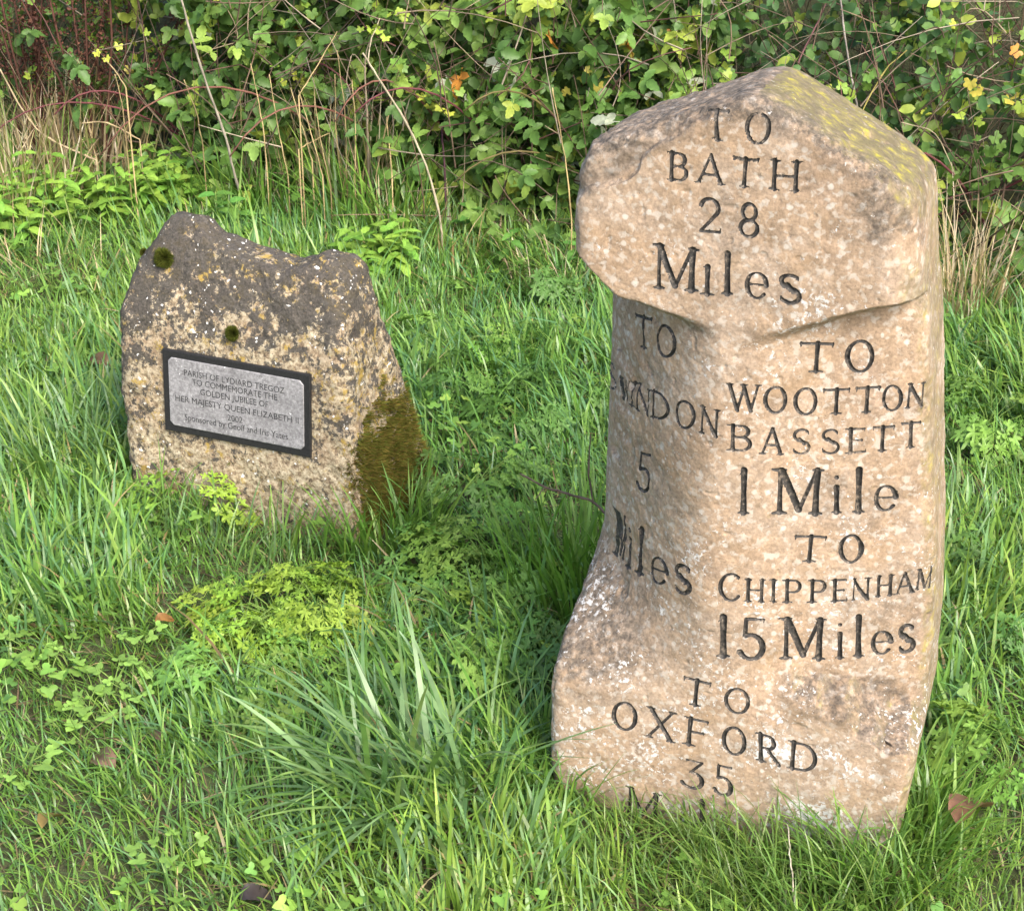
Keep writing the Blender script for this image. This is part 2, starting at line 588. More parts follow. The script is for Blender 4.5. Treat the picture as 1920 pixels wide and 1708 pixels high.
G = {
    'T': (.82, V_(.41, st=False) + L_(.05, .95, .77, .95, .048) + L_(.05, .985, .05, .82, .036, .016) + L_(.77, .985, .77, .82, .036, .016)),
    'O': (.95, A_(.475, .5, .41, .46, 0, 360, TK, TH, 30, 12)),
    'B': (.66, V_(.14) + L_(.14, .955, .36, .955, TH) + A_(.36, .745, .19, .21, 90, -90) + L_(.14, .53, .38, .53, TH) + A_(.37, .285, .235, .245, 90, -90) + L_(.14, .045, .37, .045, TH)),
    'A': (.88, L_(.10, .03, .44, .97, TH, TH) + L_(.45, .97, .78, .03, TK * .8, TK) + L_(.22, .34, .66, .34, TH) + sfoot(.10, .01) + sfoot(.78, .01)),
    'H': (.92, V_(.16) + V_(.76) + L_(.16, .52, .76, .52, TH)),
    'W': (1.25, L_(.10, .97, .36, .03, TK, TK) + L_(.36, .03, .63, .93, TH, TH) + L_(.60, .97, .86, .03, TK, TK) + L_(.86, .03, 1.14, .97, TH, TH) + sfoot(.10, .985, -1) + sfoot(.62, .985, -1) + sfoot(1.14, .985, -1)),
    'N': (.90, V_(.13, r=TH, sb=True, st=True) + V_(.77, r=TH, sb=False) + L_(.12, .96, .77, .03, TK, TK)),
    'S': (.58, scurve(.58)),
    'E': (.66, V_(.14) + L_(.14, .955, .56, .955, TH) + L_(.14, .51, .48, .51, TH) + L_(.14, .045, .60, .045, TH) + L_(.56, .98, .56, .84, .026, .01) + L_(.60, .02, .61, .17, .028, .01) + L_(.48, .58, .48, .44, .014)),
    'F': (.62, V_(.14) + L_(.14, .955, .56, .955, TH) + L_(.14, .51, .47, .51, TH) + L_(.56, .98, .56, .83, .026, .01) + L_(.47, .58, .47, .44, .014)),
    'D': (.86, V_(.14) + L_(.14, .955, .38, .955, TH) + A_(.37, .5, .41, .455, 90, -90) + L_(.14, .045, .38, .045, TH)),
    'I': (.34, V_(.17)),
    'C': (.86, A_(.47, .5, .41, .46, 48, 318, TK, TH, 26, 10) + L_(.745, .86, .77, .72, .03, .012) + L_(.775, .21, .76, .12, .012, .02)),
    'P': (.64, V_(.15) + L_(.15, .955, .34, .955, TH) + A_(.35, .71, .21, .245, 90, -90) + L_(.15, .465, .35, .465, TH)),
    'R': (.78, V_(.14) + L_(.14, .955, .34, .955, TH) + A_(.35, .735, .20, .22, 90, -90) + L_(.14, .515, .35, .515, TH) + L_(.34, .50, .68, .04, TK * .9, TK) + L_(.66, .05, .77, .01, .03, .01)),
    'X': (.92, L_(.11, .97, .80, .03, TK, TK) + L_(.78, .97, .12, .03, TH, TH) + sfoot(.11, .985, -1) + sfoot(.78, .985, -1) + sfoot(.12, .012) + sfoot(.80, .012)),
    'M': (1.08, V_(.13, r=TH, st=False) + V_(.95, st=False) + L_(.14, .97, .54, .10, TK, TK) + L_(.54, .08, .93, .97, TH, TH) + sfoot(.10, .985, -1) + sfoot(.97, .985, -1)),
    '1': (.34, V_(.19, st=False) + L_(.05, .86, .20, .98, .012, .03)),
    '2': (.64, A_(.30, .72, .23, .245, 165, -30, TK * .9, TH) + L_(.50, .60, .08, .06, TK * .8, TH) + L_(.08, .055, .58, .055, .045) + L_(.58, .03, .61, .19, .03, .01)),
    '3': (.60, L_(.10, .955, .50, .955, .03) + L_(.50, .95, .25, .60, TH, TH) + A_(.25, .30, .27, .27, 95, -150, TK, TH) + L_(.10, .98, .10, .86, .02, .01)),
    '5': (.62, L_(.15, .955, .54, .955, .035) + L_(.15, .95, .13, .55, TH, TH) + A_(.26, .31, .27, .28, 118, -150, TK, TH) + L_(.54, .98, .55, .86, .022, .01)),
    '8': (.64, A_(.32, .735, .20, .215, 0, 360, TK * .8, TH, 24, -25) + A_(.32, .275, .25, .245, 0, 360, TK * .9, TH, 24, -25)),
    'l': (.30, V_(.15, st=False) + L_(.04, .95, .15, .97, .012, .035)),
    'i': (.30, V_(.15, .03, .66, st=False) + L_(.04, .63, .15, .65, .012, .03) + L_(.15, .89, .151, .89, .062)),
    'j': (.30, V_(.15, r=.085, st=False, sl=.12) + L_(.02, .94, .15, .96, .018, .05)),           # the dotless i
    'e': (.80, A_(.42, .5, .35, .44, 2, 320, .085, .04, 26, 10) + L_(.09, .52, .76, .53, .036)),
    's': (.66, [(a * 1.14, b, r * 1.45, c * 1.14, d, q * 1.45) for a, b, r, c, d, q in scurve(.58)]),
}


def c1(x, y): return (1020 + x * .40625, 120 + y * .40625)
def c2(x, y): return (1020 + x * .40625, 560 + y * .40625)
def c3(x, y): return (1000 + x * .416667, 1080 + y * .416667)


# each letter: glyph, top-left, top-right, bottom-left, bottom-right on the photograph (in a crop's pixels)
INSCR = [
    ('incised black lettering reading TO BATH 28 Miles', c1, [
        ('T', 755, 210, 868, 222, 745, 346, 858, 358), ('O', 935, 216, 1052, 228, 925, 364, 1042, 376),
        ('B', 572, 403, 667, 412, 565, 538, 665, 547), ('A', 703, 408, 838, 420, 697, 546, 832, 562), ('T', 868, 424, 997, 436, 858, 562, 985, 576), ('H', 1040, 436, 1195, 448, 1033, 580, 1185, 594),
        ('2', 715, 612, 824, 622, 706, 776, 822, 790), ('8', 900, 632, 998, 642, 893, 796, 994, 808),
        ('M', 512, 836, 710, 852, 505, 1032, 706, 1056), ('j', 734, 928, 780, 933, 728, 1063, 778, 1069), ('l', 828, 866, 870, 870, 822, 1062, 870, 1068), ('e', 932, 952, 1032, 962, 926, 1082, 1030, 1094), ('s', 1088, 966, 1184, 976, 1076, 1098, 1192, 1112)]),
    ('incised black lettering reading TO SWINDON 5 Miles', c2, [
        ('T', 420, 66, 498, 88, 420, 212, 496, 242), ('O', 523, 110, 610, 134, 521, 262, 609, 290),
        ('W', 347, 342, 400, 385, 350, 451, 393, 478), ('I', 396, 378, 431, 392, 391, 488, 424, 502), ('N', 428, 392, 494, 416, 427, 505, 486, 552), ('D', 497, 420, 587, 448, 493, 548, 585, 578), ('O', 610, 458, 700, 480, 606, 590, 698, 614), ('N', 720, 490, 816, 514, 717, 618, 806, 644),
        ('5', 433, 698, 493, 714, 421, 878, 489, 900),
        ('M', 324, 960, 376, 1003, 318, 1174, 366, 1208), ('i', 380, 1040, 406, 1050, 377, 1233, 404, 1250), ('l', 433, 1055, 464, 1064, 422, 1258, 463, 1282), ('e', 496, 1178, 574, 1202, 493, 1305, 572, 1338), ('s', 610, 1213, 684, 1237, 598, 1345, 684, 1372)]),
    ('incised black lettering reading TO WOOTTON BASSETT 1 Mile TO CHIPPENHAM 15 Miles', c2, [
        ('T', 1176, 200, 1344, 204, 1166, 340, 1332, 342), ('O', 1392, 190, 1523, 188, 1388, 342, 1521, 340),
        ('W', 840, 390, 1006, 402, 850, 518, 998, 524), ('O', 1016, 405, 1123, 406, 1012, 530, 1121, 532), ('O', 1154, 412, 1261, 411, 1151, 540, 1259, 539), ('T', 1284, 415, 1416, 410, 1278, 536, 1410, 531), ('T', 1436, 407, 1559, 402, 1430, 530, 1554, 525), ('O', 1563, 398, 1656, 395, 1561, 522, 1654, 519), ('N', 1674, 390, 1759, 380, 1668, 508, 1750, 497),
        ('B', 850, 578, 960, 584, 844, 700, 962, 706), ('A', 998, 592, 1106, 596, 994, 716, 1104, 721), ('S', 1148, 600, 1234, 600, 1138, 716, 1230, 720), ('S', 1280, 602, 1370, 602, 1273, 716, 1364, 718), ('E', 1396, 599, 1493, 594, 1390, 718, 1493, 711), ('T', 1515, 590, 1623, 584, 1510, 710, 1618, 703), ('T', 1646, 570, 1743, 564, 1643, 692, 1740, 685),
        ('1', 898, 783, 944, 784, 888, 994, 946, 996), ('M', 1066, 784, 1284, 792, 1052, 998, 1278, 996), ('i', 1332, 806, 1370, 806, 1328, 992, 1372, 992), ('l', 1434, 783, 1477, 783, 1424, 990, 1478, 990), ('e', 1528, 860, 1630, 858, 1523, 988, 1628, 982),
        ('T', 1152, 1092, 1311, 1096, 1142, 1216, 1298, 1219), ('O', 1363, 1086, 1476, 1085, 1360, 1222, 1474, 1221),
        ('C', 810, 1262, 908, 1268, 804, 1395, 908, 1399), ('H', 928, 1292, 1022, 1296, 922, 1398, 1020, 1402), ('I', 1042, 1296, 1078, 1297, 1037, 1400, 1078, 1402), ('P', 1103, 1298, 1192, 1298, 1096, 1403, 1192, 1405), ('P', 1220, 1298, 1307, 1296, 1213, 1403, 1306, 1402), ('E', 1328, 1296, 1404, 1291, 1321, 1400, 1404, 1394), ('N', 1424, 1290, 1514, 1284, 1418, 1393, 1509, 1387), ('H', 1533, 1280, 1617, 1272, 1528, 1377, 1613, 1369), ('A', 1624, 1265, 1713, 1254, 1620, 1367, 1710, 1354), ('M', 1718, 1245, 1792, 1232, 1713, 1347, 1782, 1331)]),
    (None, c3, [('1', 828, 177, 877, 179, 818, 360, 884, 363), ('5', 928, 182, 1050, 190, 922, 372, 1048, 380), ('M', 1116, 189, 1312, 192, 1108, 374, 1306, 376), ('i', 1363, 198, 1398, 198, 1360, 370, 1398, 370), ('l', 1445, 174, 1484, 175, 1438, 362, 1487, 362), ('e', 1523, 243, 1614, 239, 1520, 359, 1612, 353), ('s', 1648, 217, 1717, 213, 1638, 346, 1717, 340)]),
    ('incised black lettering reading TO OXFORD 35 Miles, its last line sunk in grass', c3, [
        ('T', 672, 447, 808, 478, 660, 568, 794, 597), ('O', 863, 490, 977, 510, 856, 606, 972, 630),
        ('O', 358, 555, 469, 578, 350, 682, 464, 708), ('X', 513, 586, 647, 618, 499, 720, 635, 750), ('F', 683, 628, 797, 656, 673, 755, 784, 782), ('O', 853, 664, 960, 690, 846, 792, 955, 820), ('R', 1006, 700, 1112, 728, 1000, 828, 1122, 860), ('D', 1153, 738, 1283, 768, 1140, 862, 1278, 892),
        ('3', 673, 815, 776, 840, 664, 945, 772, 971), ('5', 818, 842, 895, 860, 806, 976, 908, 1004),
        ('M', 420, 942, 572, 984, 412, 1060, 566, 1102), ('l', 742, 1002, 780, 1012, 736, 1130, 778, 1140)]),
]


def build_milestone():
    ax, ay = -0.035, 0.135
    hd = build_grid_dirs(-.275, .19, .25, ax, ay, .00128, .0045, .016)
    P = build_stone_grid(ms_f, hd, ax, ay, -0.06, 0.80, 0.00135, 190, 0.45)
    nr, nc = P.shape[:2]
    flat = P.reshape(-1, 3)
    N = grid_normals(P)
    if (N[nr // 3, :, 1][:100].mean()) > 0: N = -N
    P_smooth, N_smooth = P.copy(), N.copy()
    # lumpy hand-dressed surface, weathering, pits
    dsp = 0.0022 * fbm(flat, 9, 3, 3) + 0.0013 * fbm(flat, 34, 3, 9) + 0.0005 * fbm(flat, 120, 2, 5)
    pit = vnoise(flat, 75, 21)
    dsp -= 0.0012 * sstep(0.70, 0.9, pit)
    edge = sstep(0.85, 0.6, np.abs(N.reshape(-1, 3)[:, 1])) * sstep(0.2, 0.5, np.abs(N.reshape(-1, 3)[:, 1]) + np.abs(N.reshape(-1, 3)[:, 2]))
    dsp += edge * (0.0035 * fbm(flat, 48, 4, 31) - 0.004 * sstep(.35, .6, fbm(flat, 30, 3, 37)))
    chip = sstep(0.0, 0.006, (flat[:, 2] - 0.910) * 0.775 - (flat[:, 0] + 0.190) * 0.632) * sstep(-0.09, -0.115, flat[:, 0]) * sstep(.86, .88, flat[:, 2])
    dsp += chip * 0.004 * fbm(flat, 55, 4, 41)
    P = P + N * dsp.reshape(nr, nc, 1)
    N = grid_normals(P)
    if (N[nr // 3, :, 1][:100].mean()) > 0: N = -N

    ca, sa = cos(MS_AL), sin(MS_AL)

    def world(L):
        return np.stack([MS_P[0] + L[..., 0] * ca + L[..., 1] * sa, MS_P[1] - L[..., 0] * sa + L[..., 1] * ca, MS_P[2] + L[..., 2]], -1)
    Wp = world(P_smooth)
    px, py = project(Wp.reshape(-1, 3))
    px = px.reshape(nr, nc); py = py.reshape(nr, nc)
    Ns = N_smooth
    Nw = np.stack([Ns[..., 0] * ca + Ns[..., 1] * sa, -Ns[..., 0] * sa + Ns[..., 1] * ca, Ns[..., 2]], -1)
    facing = ((np.array([0, 0, CAM_H]) - Wp) * Nw).sum(-1) > 0
    fr, fcn = np.nonzero(facing)
    fpx, fpy = px[facing], py[facing]

    def locate(x, y):
        k = np.argmin((fpx - x) ** 2 + (fpy - y) ** 2)
        r, c = int(fr[k]), int(fcn[k])
        r = min(max(r, 2), nr - 3)
        Ju = np.array([px[r, (c + 2) % nc] - px[r, c - 2], py[r, (c + 2) % nc] - py[r, c - 2]]) / 4
        Jv = np.array([px[r + 2, c] - px[r - 2, c], py[r + 2, c] - py[r - 2, c]]) / 4
        A = np.stack([Ju, Jv], 1)
        try:
            d = np.linalg.solve(A, np.array([x - px[r, c], y - py[r, c]]))
            d = np.clip(d, -2.5, 2.5)
        except np.linalg.LinAlgError:
            d = np.zeros(2)
        c = c if c < nc * 0.7 else c - nc
        return np.array([c + d[0], r + d[1]])

    sdf = np.full((nr, nc), 1.0)
    owner = np.full((nr, nc), -1, np.int32)
    items = []

    def put(ch, TL, TR, BL, BR, li):
        """corners are surface (column, row) coordinates"""
        e1 = ((TR - TL) + (BR - BL)) / 2
        e2 = ((TL - BL) + (TR - BR)) / 2
        o = (TL + TR + BL + BR) / 4 - e1 / 2 - e2 / 2
        A = np.stack([e1, e2], 1)
        Ai = np.linalg.inv(A)
        c_ = o + e1 / 2 + e2 / 2
        rc, cc = int(np.clip(c_[1], 2, nr - 3)), int(round(c_[0]))
        Pu = (P[rc, (cc + 3) % nc] - P[rc, (cc - 3) % nc]) / 6; Pv = (P[rc + 3 if rc + 3 < nr else rc, cc % nc] - P[rc - 3, cc % nc]) / 6
        Wm = np.linalg.norm(Pu * e1[0] + Pv * e1[1]); Hm = np.linalg.norm(Pu * e2[0] + Pv * e2[1])
        gw, segs = G[ch]
        cor = np.stack([o, o + e1, o + e2, o + e1 + e2])
        c0, c1_ = int(cor[:, 0].min()) - 8, int(cor[:, 0].max()) + 9
        r0, r1_ = max(int(cor[:, 1].min()) - 8, 0), min(int(cor[:, 1].max()) + 9, nr - 1)
        cols = np.arange(c0, c1_); rows = np.arange(r0, r1_)
        U, Vv = np.meshgrid(cols, rows)
        q = np.stack([U - o[0], Vv - o[1]], -1) @ Ai.T
        X = q[..., 0] * Wm; Y = q[..., 1] * Hm
        best = np.full(X.shape, 9.0)
        sx = Wm / gw
        rk = float(np.clip(1.3 * Wm / (Hm * gw), .55, 1.0))
        for a, b, r, c, d, s_ in segs:
            a, c = a * sx, c * sx; b, d = b * Hm, d * Hm; r, s_ = r * Hm * rk, s_ * Hm * rk
            dx, dy = c - a, d - b
            t = np.clip(((X - a) * dx + (Y - b) * dy) / (dx * dx + dy * dy + 1e-12), 0, 1)
            best = np.minimum(best, np.hypot(X - a - t * dx, Y - b - t * dy) - (r + t * (s_ - r)))
        cm = cols % nc
        cur = sdf[np.ix_(rows, cm)]
        upd = best < cur
        sdf[np.ix_(rows, cm)] = np.where(upd, best, cur)
        ow = owner[np.ix_(rows, cm)]
        owner[np.ix_(rows, cm)] = np.where(upd & (best < 0.004), len(items), ow)
        items.append((ch, li))

    for li, (lab, cf, letters) in enumerate(INSCR):
        for (ch, *q) in letters:
            TL, TR, BL, BR = [locate(*cf(q[i], q[i + 1])) for i in (0, 2, 4, 6)]
            put(ch, TL, TR, BL, BR, li)
            if ch == 'W' and li == 1:            # the S before it, round the curve of the shaft
                sh = -(TR - TL + BR - BL) / 2 * 0.78
                put('S', TL + sh, TL + sh * 0.15, BL + sh, BL + sh * 0.15, li)
    # snap grid vertices onto the letter outlines, then cut the grooves
    cell = 0.0013
    gv, gu = np.gradient(sdf)
    g2 = gu ** 2 + gv ** 2 + 1e-12
    nearo = (np.abs(sdf) < 0.55 * np.sqrt(g2)) & (np.abs(sdf) < 0.002)
    du = np.where(nearo, -sdf * gu / g2, 0); dv = np.where(nearo, -sdf * gv / g2, 0)
    Pu = (np.roll(P, -1, 1) - np.roll(P, 1, 1)) / 2
    Pv = np.gradient(P, axis=0)
    P = P + Pu * np.clip(du, -.5, .5)[..., None] + Pv * np.clip(dv, -.5, .5)[..., None]
    sd = np.where(nearo, 0, sdf)
    depth = np.clip(-sd * 1.15, 0, 0.0034)
    depth = np.where(sd < 0, depth + 0.0003, 0)
    P = P - N * depth[..., None]

    # weathering masks
    flat = P.reshape(-1, 3); x, y, z = flat.T
    nf = N.reshape(-1, 3)
    n1 = fbm(flat, 14, 4, 51); n2 = fbm(flat, 40, 4, 61)
    up = nf[:, 2]
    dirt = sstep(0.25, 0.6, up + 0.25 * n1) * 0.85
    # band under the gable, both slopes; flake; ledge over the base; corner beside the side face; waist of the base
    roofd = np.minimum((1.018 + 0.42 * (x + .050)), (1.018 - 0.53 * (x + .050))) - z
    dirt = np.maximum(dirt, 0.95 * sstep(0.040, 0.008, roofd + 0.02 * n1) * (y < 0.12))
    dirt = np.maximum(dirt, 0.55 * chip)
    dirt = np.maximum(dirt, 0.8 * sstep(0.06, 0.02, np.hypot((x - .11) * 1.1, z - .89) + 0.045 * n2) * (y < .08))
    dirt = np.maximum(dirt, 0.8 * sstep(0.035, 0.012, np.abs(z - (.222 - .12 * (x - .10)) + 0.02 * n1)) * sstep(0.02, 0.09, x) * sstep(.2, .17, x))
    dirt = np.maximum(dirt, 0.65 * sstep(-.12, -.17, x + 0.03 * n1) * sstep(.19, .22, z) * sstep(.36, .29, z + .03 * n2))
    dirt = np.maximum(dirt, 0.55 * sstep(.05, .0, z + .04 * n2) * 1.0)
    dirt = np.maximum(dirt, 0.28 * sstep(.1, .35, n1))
    side = sstep(0.35, 0.75, nf[:, 0])
    yel = 0.6 * side * sstep(-.3, .2, n1 + .15)
    yel = np.maximum(yel, sstep(0.45, 0.75, up) * (x > -0.05) * sstep(.8, .9, z) * sstep(0.0, 0.05, y + 0.03 * n1) * 1.0)
    yel = np.maximum(yel, 0.3 * sstep(0.012, 0.0, roofd + 0.01 * n1) * (x > -.03))
    yel = yel * (z > 0.02)
    n3 = fbm(flat, 22, 3, 77)
    pale = 0.42 + 0.42 * n3
    pale += 0.30 * sstep(.05, .0, np.hypot((x - .03) * .9, (z - .165)) + .03 * n2)      # beside OXFORD
    pale += 0.27 * sstep(.055, .01, np.hypot((x - .09) * .7, (z - .05)) + .03 * n2)     # low on the base
    pale += 0.20 * sstep(.05, .0, np.abs(z - np.interp(x, _zt_x, _zt_z)) + .03 * n1) * sstep(-.12, -.07, x) * sstep(.09, .03, x)
    pale += 0.12 * sstep(.5, .25, z) - 0.12 * sstep(.80, .9, z)
    pale -= 0.25 * sstep(-.10, -.2, x) * sstep(.3, .4, z) * sstep(.75, .7, z)
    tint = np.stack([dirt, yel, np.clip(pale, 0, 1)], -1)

    # faces as triangles; those inside a letter belong to that letter
    i = np.arange(nr * nc).reshape(nr, nc)
    a = i[:-1, :]; b = np.roll(i, -1, 1)[:-1, :]; c = np.roll(i, -1, 1)[1:, :]; d = i[1:, :]
    T = np.concatenate([np.stack([a, b, c], -1).reshape(-1, 3), np.stack([a, c, d], -1).reshape(-1, 3)])
    sf = sd.ravel(); of = owner.ravel()
    msk = sf[T].mean(1) < -1e-6
    own = np.where(msk, of[T].max(1), -1)
    low = (flat[:, 2][T].max(1) < -0.055)

    root = empty('milestone', tuple(MS_P), -MS_AL)
    tag(root, 'tall tan limestone milestone with gabled head and black incised distances', 'milestone')
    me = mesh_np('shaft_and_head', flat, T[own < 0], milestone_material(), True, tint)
    used = np.unique(T[own < 0])
    obj('stone_block', me, root)
    pm = paint_material()
    groups = {}
    for li, (lab, _, _) in enumerate(INSCR):
        if lab is None:
            groups[li] = groups[li - 1]; continue
        g = empty('inscription'); g.parent = root; g['label'] = lab
        groups[li] = g
    for k, (ch, li) in enumerate(items):
        t = T[own == k]
        if len(t) == 0: continue
        u, inv = np.unique(t, return_inverse=True)
        obj('letter', mesh_np('letter', flat[u], inv.reshape(-1, 3), pm, True), groups[li])


build_milestone()
#---NEXT---
# ------------------------------------------------------------------ the memorial stone with its plaque
BS_AL = radians(22.5)
BS_P = np.array([-0.4503, 2.8695, 0.0])
LEAN = radians(5)


def bs_f(P):
    x, y, z = P[:, 0], P[:, 1], P[:, 2]
    ztop = np.interp(x, [-.30, -.28, -.25, -.225, -.20, -.14, -.118, -.05, .035, .065, .095, .13, .155, .19],
                     [.33, .37, .43, .480, .508, .508, .482, .466, .455, .464, .482, .478, .455, .34])
    xl = np.interp(z, [-.1, 0, .2, .35, .41, .5], [-.255, -.262, -.277, -.272, -.257, -.215])
    xr = np.interp(z, [-.1, 0, .2, .35, .5], [.225, .212, .190, .168, .150])
    f = smax((z * 0.087 - y), 0.55 * (z - 0.385) - 0.83 * (y - 0.034), 0.05)
    f = smax(f, xl - x, 0.035)
    f = smax(f, x - xr - 0.02 * y, 0.03)
    f = smax(f, z - ztop, 0.011)
    f = smax(f, y - (0.295 - 0.26 * z), 0.035)
    return f


def build_boulder():
    ax, ay = -0.03, 0.09
    hd = build_grid_dirs(-.27, .23, .22, ax, ay, .0026, .003, .012)
    P = build_stone_grid(bs_f, hd, ax, ay, -0.05, 0.36, 0.0028, 70, 0.45, 3)
    nr, nc = P.shape[:2]
    flat = P.reshape(-1, 3)
    N = grid_normals(P)
    if N[nr // 3, :60, 1].mean() > 0: N = -N
    nf = N.reshape(-1, 3)
    # flat dressed panel behind the plaque, rough elsewhere
    pan = sstep(.20, .14, np.abs(flat[:, 0] + .03)) * sstep(.14, .09, np.abs(flat[:, 2] - .23)) * (nf[:, 1] < -.5)
    amp = 1 - 0.75 * pan
    dsp = amp * (0.009 * fbm(flat, 8, 3, 103) + 0.006 * fbm(flat, 26, 4, 109) + 0.003 * fbm(flat, 75, 3, 115))
    P = P + N * dsp.reshape(nr, nc, 1)
    flat = P.reshape(-1, 3); x, y, z = flat.T
    n1 = fbm(flat, 10, 4, 121); n2 = fbm(flat, 30, 3, 127)
    up = grid_normals(P).reshape(-1, 3)[:, 2]
    if up[(nr - 1) * nc] < 0: up = -up
    dark = 0.445 + 0.21 * sstep(.28, .44, z + .10 * n1) + 0.10 * sstep(.2, .7, up) + 0.16 * n1
    dark += 0.10 * sstep(-.16, -.24, x) - 0.16 * sstep(.22, .10, z)
    yel = 0.40 + 0.25 * n2 + 0.22 * sstep(.34, .46, z) + .15 * sstep(.1, .22, x)
    pale = 0.4 + 0.4 * fbm(flat, 18, 2, 133)
    tint = np.clip(np.stack([dark, yel, pale], -1), 0, 1)
    i = np.arange(nr * nc).reshape(nr, nc)
    F = np.stack([i[:-1, :], np.roll(i, -1, 1)[:-1, :], np.roll(i, -1, 1)[1:, :], i[1:, :]], -1).reshape(-1, 4)
    root = empty('memorial_stone', tuple(BS_P), -BS_AL)
    tag(root, 'squat mossy rough memorial stone with a small framed plaque', 'memorial stone')
    obj('stone_block', mesh_np('rough_block', flat, F, boulder_material(), True, tint), root)

    # moss: a shaggy cushion down the side face and small cushions higher up
    Nn = grid_normals(P)
    if Nn[nr // 3, :60, 1].mean() > 0: Nn = -Nn
    nf = Nn.reshape(-1, 3)

    def moss(sel, count, length, cols, seed, label=None):
        r = np.random.default_rng(seed)
        idx = r.choice(np.nonzero(sel)[0], count)
        n = nf[idx]
        lump = vnoise(flat[idx], 60, seed) * .5 + vnoise(flat[idx], 130, seed + 1) * .5
        p = flat[idx] + r.normal(0, .0015, (count, 3)) + n * (.004 + .007 * lump)[:, None]
        d = n + r.normal(0, .55, (count, 3)) + np.array([0, 0, .25]); d /= np.linalg.norm(d, axis=1, keepdims=True)
        L = length * r.uniform(.5, 1.3, count)[:, None]
        side = np.cross(d, r.normal(0, 1, (count, 3))); side /= np.linalg.norm(side, axis=1, keepdims=True) + 1e-9
        wd = 0.0013
        base = p - n * .009
        V = np.stack([base - side * wd, base + side * wd, p + d * L], 1).reshape(-1, 3)
        F = np.arange(count * 3).reshape(-1, 3)
        cc = np.array(cols)[r.integers(0, len(cols), count)] * r.uniform(.7, 1.3, (count, 1))
        o = obj('moss', mesh_np('moss', V, F, M_MOSS, False, np.repeat(cc, 3, 0)), root)
        if label: o['label'] = label
        return o
    green = [(.10, .13, .02), (.14, .15, .025), (.07, .09, .015)]
    brown = [(.17, .12, .03), (.22, .16, .04), (.12, .09, .025), (.15, .15, .03), (.20, .19, .04)]
    q = fbm(flat, 22, 3, 141)
    lim = .20 + .10 * q - .9 * np.maximum(.08 - y, 0)
    wgt = sstep(.05, .5, nf[:, 0]) * sstep(.05, -.06, z - lim + .05 * fbm(flat, 60, 2, 147)) * (z > 0) * sstep(.0, .03, y)
    sel = np.random.default_rng(3).random(len(wgt)) < wgt ** 1.5
    moss(sel, 24000, .0080, brown + green, 5, 'brown and olive moss shaggy over the side of the stone')
    # hemispherical cushions
    for (px, py, rad, seed) in ((309, 484, .021, 11), (280, 503, .016, 12), (303, 455, .012, 13), (436, 626, .015, 14), (262, 470, .008, 15)):
        d = ray(px, py); o_ = np.array([0, 0, CAM_H])
        ca, sa = cos(BS_AL), sin(BS_AL)
        Wp = np.stack([BS_P[0] + flat[:, 0] * ca + flat[:, 1] * sa, BS_P[1] - flat[:, 0] * sa + flat[:, 1] * ca, flat[:, 2]], -1)
        qx, qy = project(Wp)
        fac = (nf[:, 1] < .3)
        k = np.argmin((qx - px) ** 2 + (qy - py) ** 2 + np.where(fac, 0, 1e6))
        c0, n0 = flat[k], nf[k]
        r = np.random.default_rng(seed)
        cnt = 3200
        dd = r.normal(0, 1, (cnt, 3)); dd /= np.linalg.norm(dd, axis=1, keepdims=True)
        dd = np.where(((dd * n0).sum(1) < 0)[:, None], -dd, dd)
        p = c0 + dd * rad * np.array([1, 1, 1]) * (.75 + .12 * vnoise(dd, 3, seed)[:, None])
        e = dd + r.normal(0, .35, (cnt, 3))
        side = np.cross(e, r.normal(0, 1, (cnt, 3))); side /= np.linalg.norm(side, axis=1, keepdims=True)
        V = np.stack([p - dd * rad * .35 - side * .0011, p - dd * rad * .35 + side * .0011, p + e * rad * .17], 1).reshape(-1, 3)
        cc = np.array(green)[r.integers(0, 3, cnt)] * r.uniform(.5, 1.2, (cnt, 1)) * (.55 if seed == 12 else 1.0)
        obj('moss_cushion', mesh_np('moss_cushion', V, np.arange(cnt * 3).reshape(-1, 3), M_MOSS, False, np.repeat(cc, 3, 0)), root)

    # plaque: a slab with a black border, grey panel with clipped corners, fading letters
    ca, sa = cos(BS_AL), sin(BS_AL)
    nw = np.array([-sa * cos(LEAN), -ca * cos(LEAN), sin(LEAN)])
    P0 = BS_P + nw * 0.006
    cor = []
    for (px, py) in ((303, 652), (580, 705), (583, 860), (310, 805)):
        d = ray(px, py); o_ = np.array([0, 0, CAM_H])
        cor.append(o_ + d * (np.dot(P0 - o_, nw) / np.dot(d, nw)))
    cor = np.array(cor)
    cen = cor.mean(0)
    W = (np.linalg.norm(cor[1] - cor[0]) + np.linalg.norm(cor[2] - cor[3])) / 2
    H = (np.linalg.norm(cor[3] - cor[0]) + np.linalg.norm(cor[2] - cor[1])) / 2
    ex = np.array([ca, -sa, 0]); ez = np.cross(nw, ex); ez = ez if ez[2] > 0 else -ez
    rel = cen - BS_P
    lc = np.array([rel[0] * ca - rel[1] * sa, rel[0] * sa + rel[1] * ca, rel[2]])
    lz = np.array([0, sin(LEAN), cos(LEAN)]); ln = np.array([0, -cos(LEAN), sin(LEAN)])

    def loc(u, v, w):            # plaque coordinates to the stone's frame
        return lc + np.array([1, 0, 0]) * u + lz * v + ln * w
    pl = empty('plaque'); pl.parent = root
    pl['label'] = 'grey slate plaque with a black border and worn lettering'

